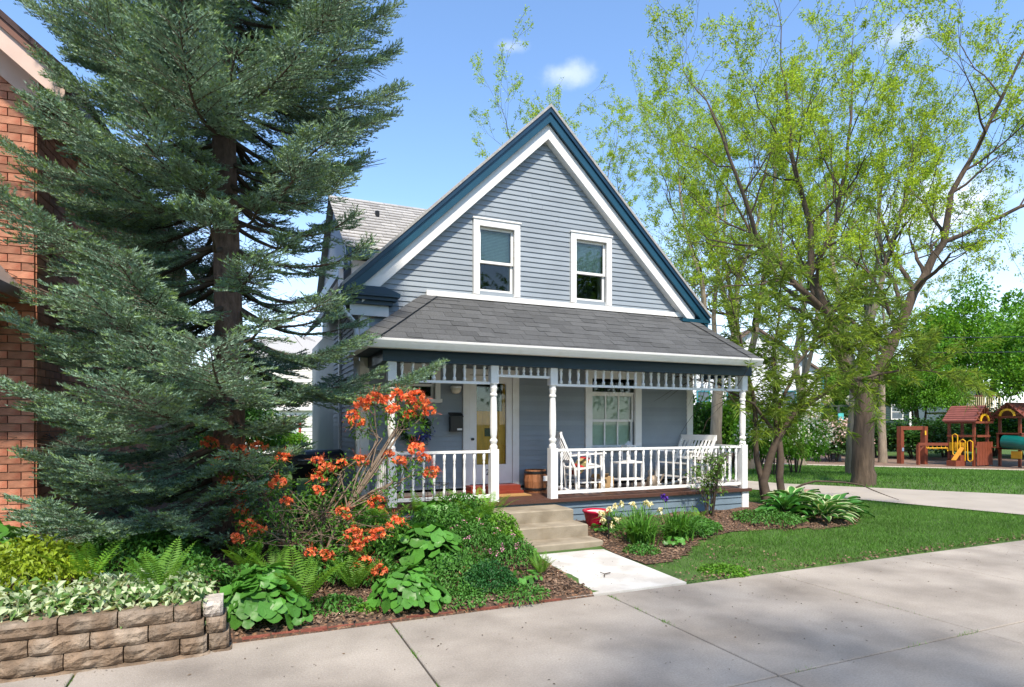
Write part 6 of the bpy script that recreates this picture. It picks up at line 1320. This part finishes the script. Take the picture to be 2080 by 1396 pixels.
# ---------------------------------------------------------------- houses behind
M_wsid = mat('white_siding', (0.74, 0.76, 0.78), 0.6, 0.04); M_cream_w = mat('cream_wall', (0.62, 0.57, 0.46), 0.7, 0.06); M_dgreen = mat('dark_green_siding', (0.028, 0.055, 0.055), 0.6, 0.15); M_broof = mat('brown_roof', (0.16, 0.11, 0.085), 0.9, 0.2, 20); M_winb = mat('far_window', (0.10, 0.13, 0.16), 0.15, 0.2, 3, spec=0.6)
def back_house(name, px0, px1, dp, zE, zR, wallm, roofm, trim, lb, wins=(), depth=7, gable='front'):
    a = Vector(lp(px0, dp)); b = Vector(lp(px1, dp)); z0 = min(a.z, b.z) - 0.1; u = (b - a); u.z = 0; W = u.length; rot = math.atan2(u.y, u.x)
    t = thing(name, (a.x, a.y, z0), lb, 'house', 'houses in the background', worldparts=False, rot=rot)
    H = zE - z0; HR = zR - z0
    if gable == 'front':
        MB().prism([(0, 0), (W, 0), (W, H), (W / 2, HR - 0.15), (0, H)], 0, depth).obj('wall', wallm, t)
        for s in (0, 1):
            e = -0.35 if s == 0 else W + 0.35; k = (HR - H) / (W / 2); MB().prism([(e, H - 0.35 * k), (W / 2, HR), (W / 2, HR - 0.18), (e, H - 0.35 * k - 0.18)], -0.35, depth + 0.3).obj('roof', roofm, t)
    else:
        MB().box(0, W, 0, depth, 0, H).obj('wall', wallm, t)
        MB().add([(-0.4, -0.4, H), (W + 0.4, -0.4, H), (W + 0.4, depth / 2, HR), (-0.4, depth / 2, HR), (W + 0.4, depth + 0.4, H), (-0.4, depth + 0.4, H), (-0.4, -0.4, H - 0.15), (W + 0.4, -0.4, H - 0.15)], [(0,1,2,3),(3,2,4,5),(0,3,5),(1,4,2),(6,7,1,0),(5,4,7,6)]).obj('roof', roofm, t)
    for x in (0.06, W - 0.06): MB().box(x - 0.1, x + 0.1, -0.05, 0.1, 0, H).obj('corner_board', trim, t)
    nl = int(H / 0.22)
    sd = MB()
    for k in range(nl): sd.hexa([(0.17, -0.035, 0.22 * k), (W - 0.17, -0.035, 0.22 * k), (W - 0.17, 0.01, 0.22 * k), (0.17, 0.01, 0.22 * k), (0.17, -0.005, 0.22 * k + 0.215), (W - 0.17, -0.005, 0.22 * k + 0.215), (W - 0.17, 0.01, 0.22 * k + 0.215), (0.17, 0.01, 0.22 * k + 0.215)])
    stuff(sd.obj('siding_courses', wallm, t))
    for (fx, z, w, h) in wins:
        x = W * fx; f = MB().box(x - w/2 - 0.1, x - w/2, -0.10, 0, z - 0.1, z + h + 0.1).box(x + w/2, x + w/2 + 0.1, -0.10, 0, z - 0.1, z + h + 0.1).box(x - w/2, x + w/2, -0.10, 0, z + h, z + h + 0.1).box(x - w/2, x + w/2, -0.10, 0, z - 0.1, z).box(x - w/2, x + w/2, -0.085, -0.04, z + h/2 - 0.03, z + h/2 + 0.03).obj('window', trim, t)
        MB().box(x - w/2, x + w/2, -0.06, -0.045, z, z + h).obj('pane', M_winb, f)
    return t, W, H
M_tealt = mat('teal_corner', (0.05, 0.25, 0.32), 0.5, 0.1)
t, W, H = back_house('white_house', 1395, 1672, 50, 5.8, 9.5, M_wsid, M_broof, M_tealt, 'tall white sided house behind the porch corner', [(0.12, 3.5, 0.9, 1.6), (0.34, 3.5, 0.9, 1.6), (0.42, 0.9, 1.0, 1.6), (0.75, 3.6, 0.9, 1.5)])
MB().hexa([(1.5, -2.6, 2.6), (W - 1.0, -2.6, 2.6), (W - 1.0, -0.06, 3.2), (1.5, -0.06, 3.2), (1.5, -2.6, 2.75), (W - 1.0, -2.6, 2.75), (W - 1.0, -0.06, 3.4), (1.5, -0.06, 3.4)]).obj('porch_roof', M_broof, t)
for x in (1.8, 4.2, W - 1.3): MB().box(x - 0.08, x + 0.08, -2.5, -2.34, 0, 2.6).obj('porch_column', M_white, t)
back_house('green_house', 1690, 1850, 60, 4.4, 7.4, M_dgreen, M_broof, M_white, 'dark green house with white trim behind the lamp post', [(0.16, 3.0, 1.0, 1.3), (0.5, 3.0, 1.0, 1.3), (0.82, 3.0, 1.0, 1.3), (0.3, 0.7, 1.2, 1.4)], gable='side')
back_house('grey_house', 1925, 2000, 66, 5.2, 7.0, M_cream_w, MATS['grey_metal_roof'], M_white, 'beige house with grey roof above the play towers', [(0.4, 3.4, 1.2, 1.2)])
t, W, H = back_house('garage', 500, 716, 36, 5.6, 7.2, mat('warm_white_siding', (0.74, 0.70, 0.64), 0.6, 0.04), M_shingle_far, M_white, 'white outbuilding with red framed door behind the grill', [], gable='side')
x = W * 0.43
d_ = MB().box(x - 0.55, x - 0.42, -0.10, 0, 0, 2.2).box(x + 0.42, x + 0.55, -0.10, 0, 0, 2.2).box(x - 0.55, x + 0.55, -0.11, 0, 2.2, 2.35).obj('door_frame', mat('barn_red', (0.36, 0.03, 0.025), 0.5, 0.1), t)
MB().box(x - 0.42, x + 0.42, -0.06, -0.045, 0, 2.2).obj('pane', mat('pale_window', (0.55, 0.6, 0.6), 0.3, 0.2, 2), d_)
x = W * 0.70; d_ = MB().box(x - 0.4, x + 0.4, -0.08, -0.04, 0, 2.1).obj('door', mat('blue_door', (0.13, 0.26, 0.48), 0.5, 0.1), t); MB().box(x - 0.25, x + 0.25, -0.09, -0.082, 1.5, 1.9).obj('pane', MATS['pale_window'], d_)
MB().box(-0.2, W + 0.2, -0.25, 0, 2.75, 2.95).obj('belt_moulding', M_white, t)
# picket fence on a bank behind the towers
fq0, fq1 = Vector(lp(1928, 52)), Vector(lp(2032, 52)); fe = thing('picket_fence', (fq0.x, fq0.y, 2.2), 'weathered yellowish picket deck railing above the play towers', 'fence'); M_pick = mat('weathered_picket', (0.50, 0.42, 0.24), 0.8, 0.2)
MB().bar((fq0.x, fq0.y, 3.95), (fq1.x, fq1.y, 3.95), 0.1, 0.1).obj('top_rail', M_bn, fe); MB().bar((fq0.x, fq0.y, 2.75), (fq1.x, fq1.y, 2.75), 0.1, 0.1).obj('bottom_rail', M_pick, fe)
for k in range(26): q = fq0.lerp(fq1, (k + 0.5) / 26); MB().bar((q.x, q.y - 0.06, 2.6), (q.x, q.y - 0.06, 3.88), 0.02, 0.10, up=(1, 0, 0)).obj('picket', M_pick, fe)
for k in range(4): q = fq0.lerp(fq1, k / 3); MB().box(q.x - 0.07, q.x + 0.07, q.y, q.y + 0.14, -0.85, 3.9).obj('post', M_pick, fe)
MB().hexa([(fq0.x, fq0.y, 2.45), (fq1.x, fq1.y, 2.45), (fq1.x + 1.5, fq1.y + 3, 2.45), (fq0.x + 1.5, fq0.y + 3, 2.45), (fq0.x, fq0.y, 2.6), (fq1.x, fq1.y, 2.6), (fq1.x + 1.5, fq1.y + 3, 2.6), (fq0.x + 1.5, fq0.y + 3, 2.6)]).obj('deck', M_pick, fe)
# overhead wires
for i, (p, q, lb) in enumerate((((9.5, 30.0, 8.3), (60.0, 8.0, 8.9), 'upper overhead wire crossing the right background'), ((9.5, 30.2, 7.6), (60.0, 8.2, 8.1), 'lower overhead wire crossing the right background'))):
    pts = [Vector(p).lerp(Vector(q), k / 24) - Vector((0, 0, 2.6 * math.sin(math.pi * k / 24))) for k in range(25)]
    tag(MB().tube(pts, 0.022, 5).obj('power_line', M_black), lb, 'wire', 'overhead wires')
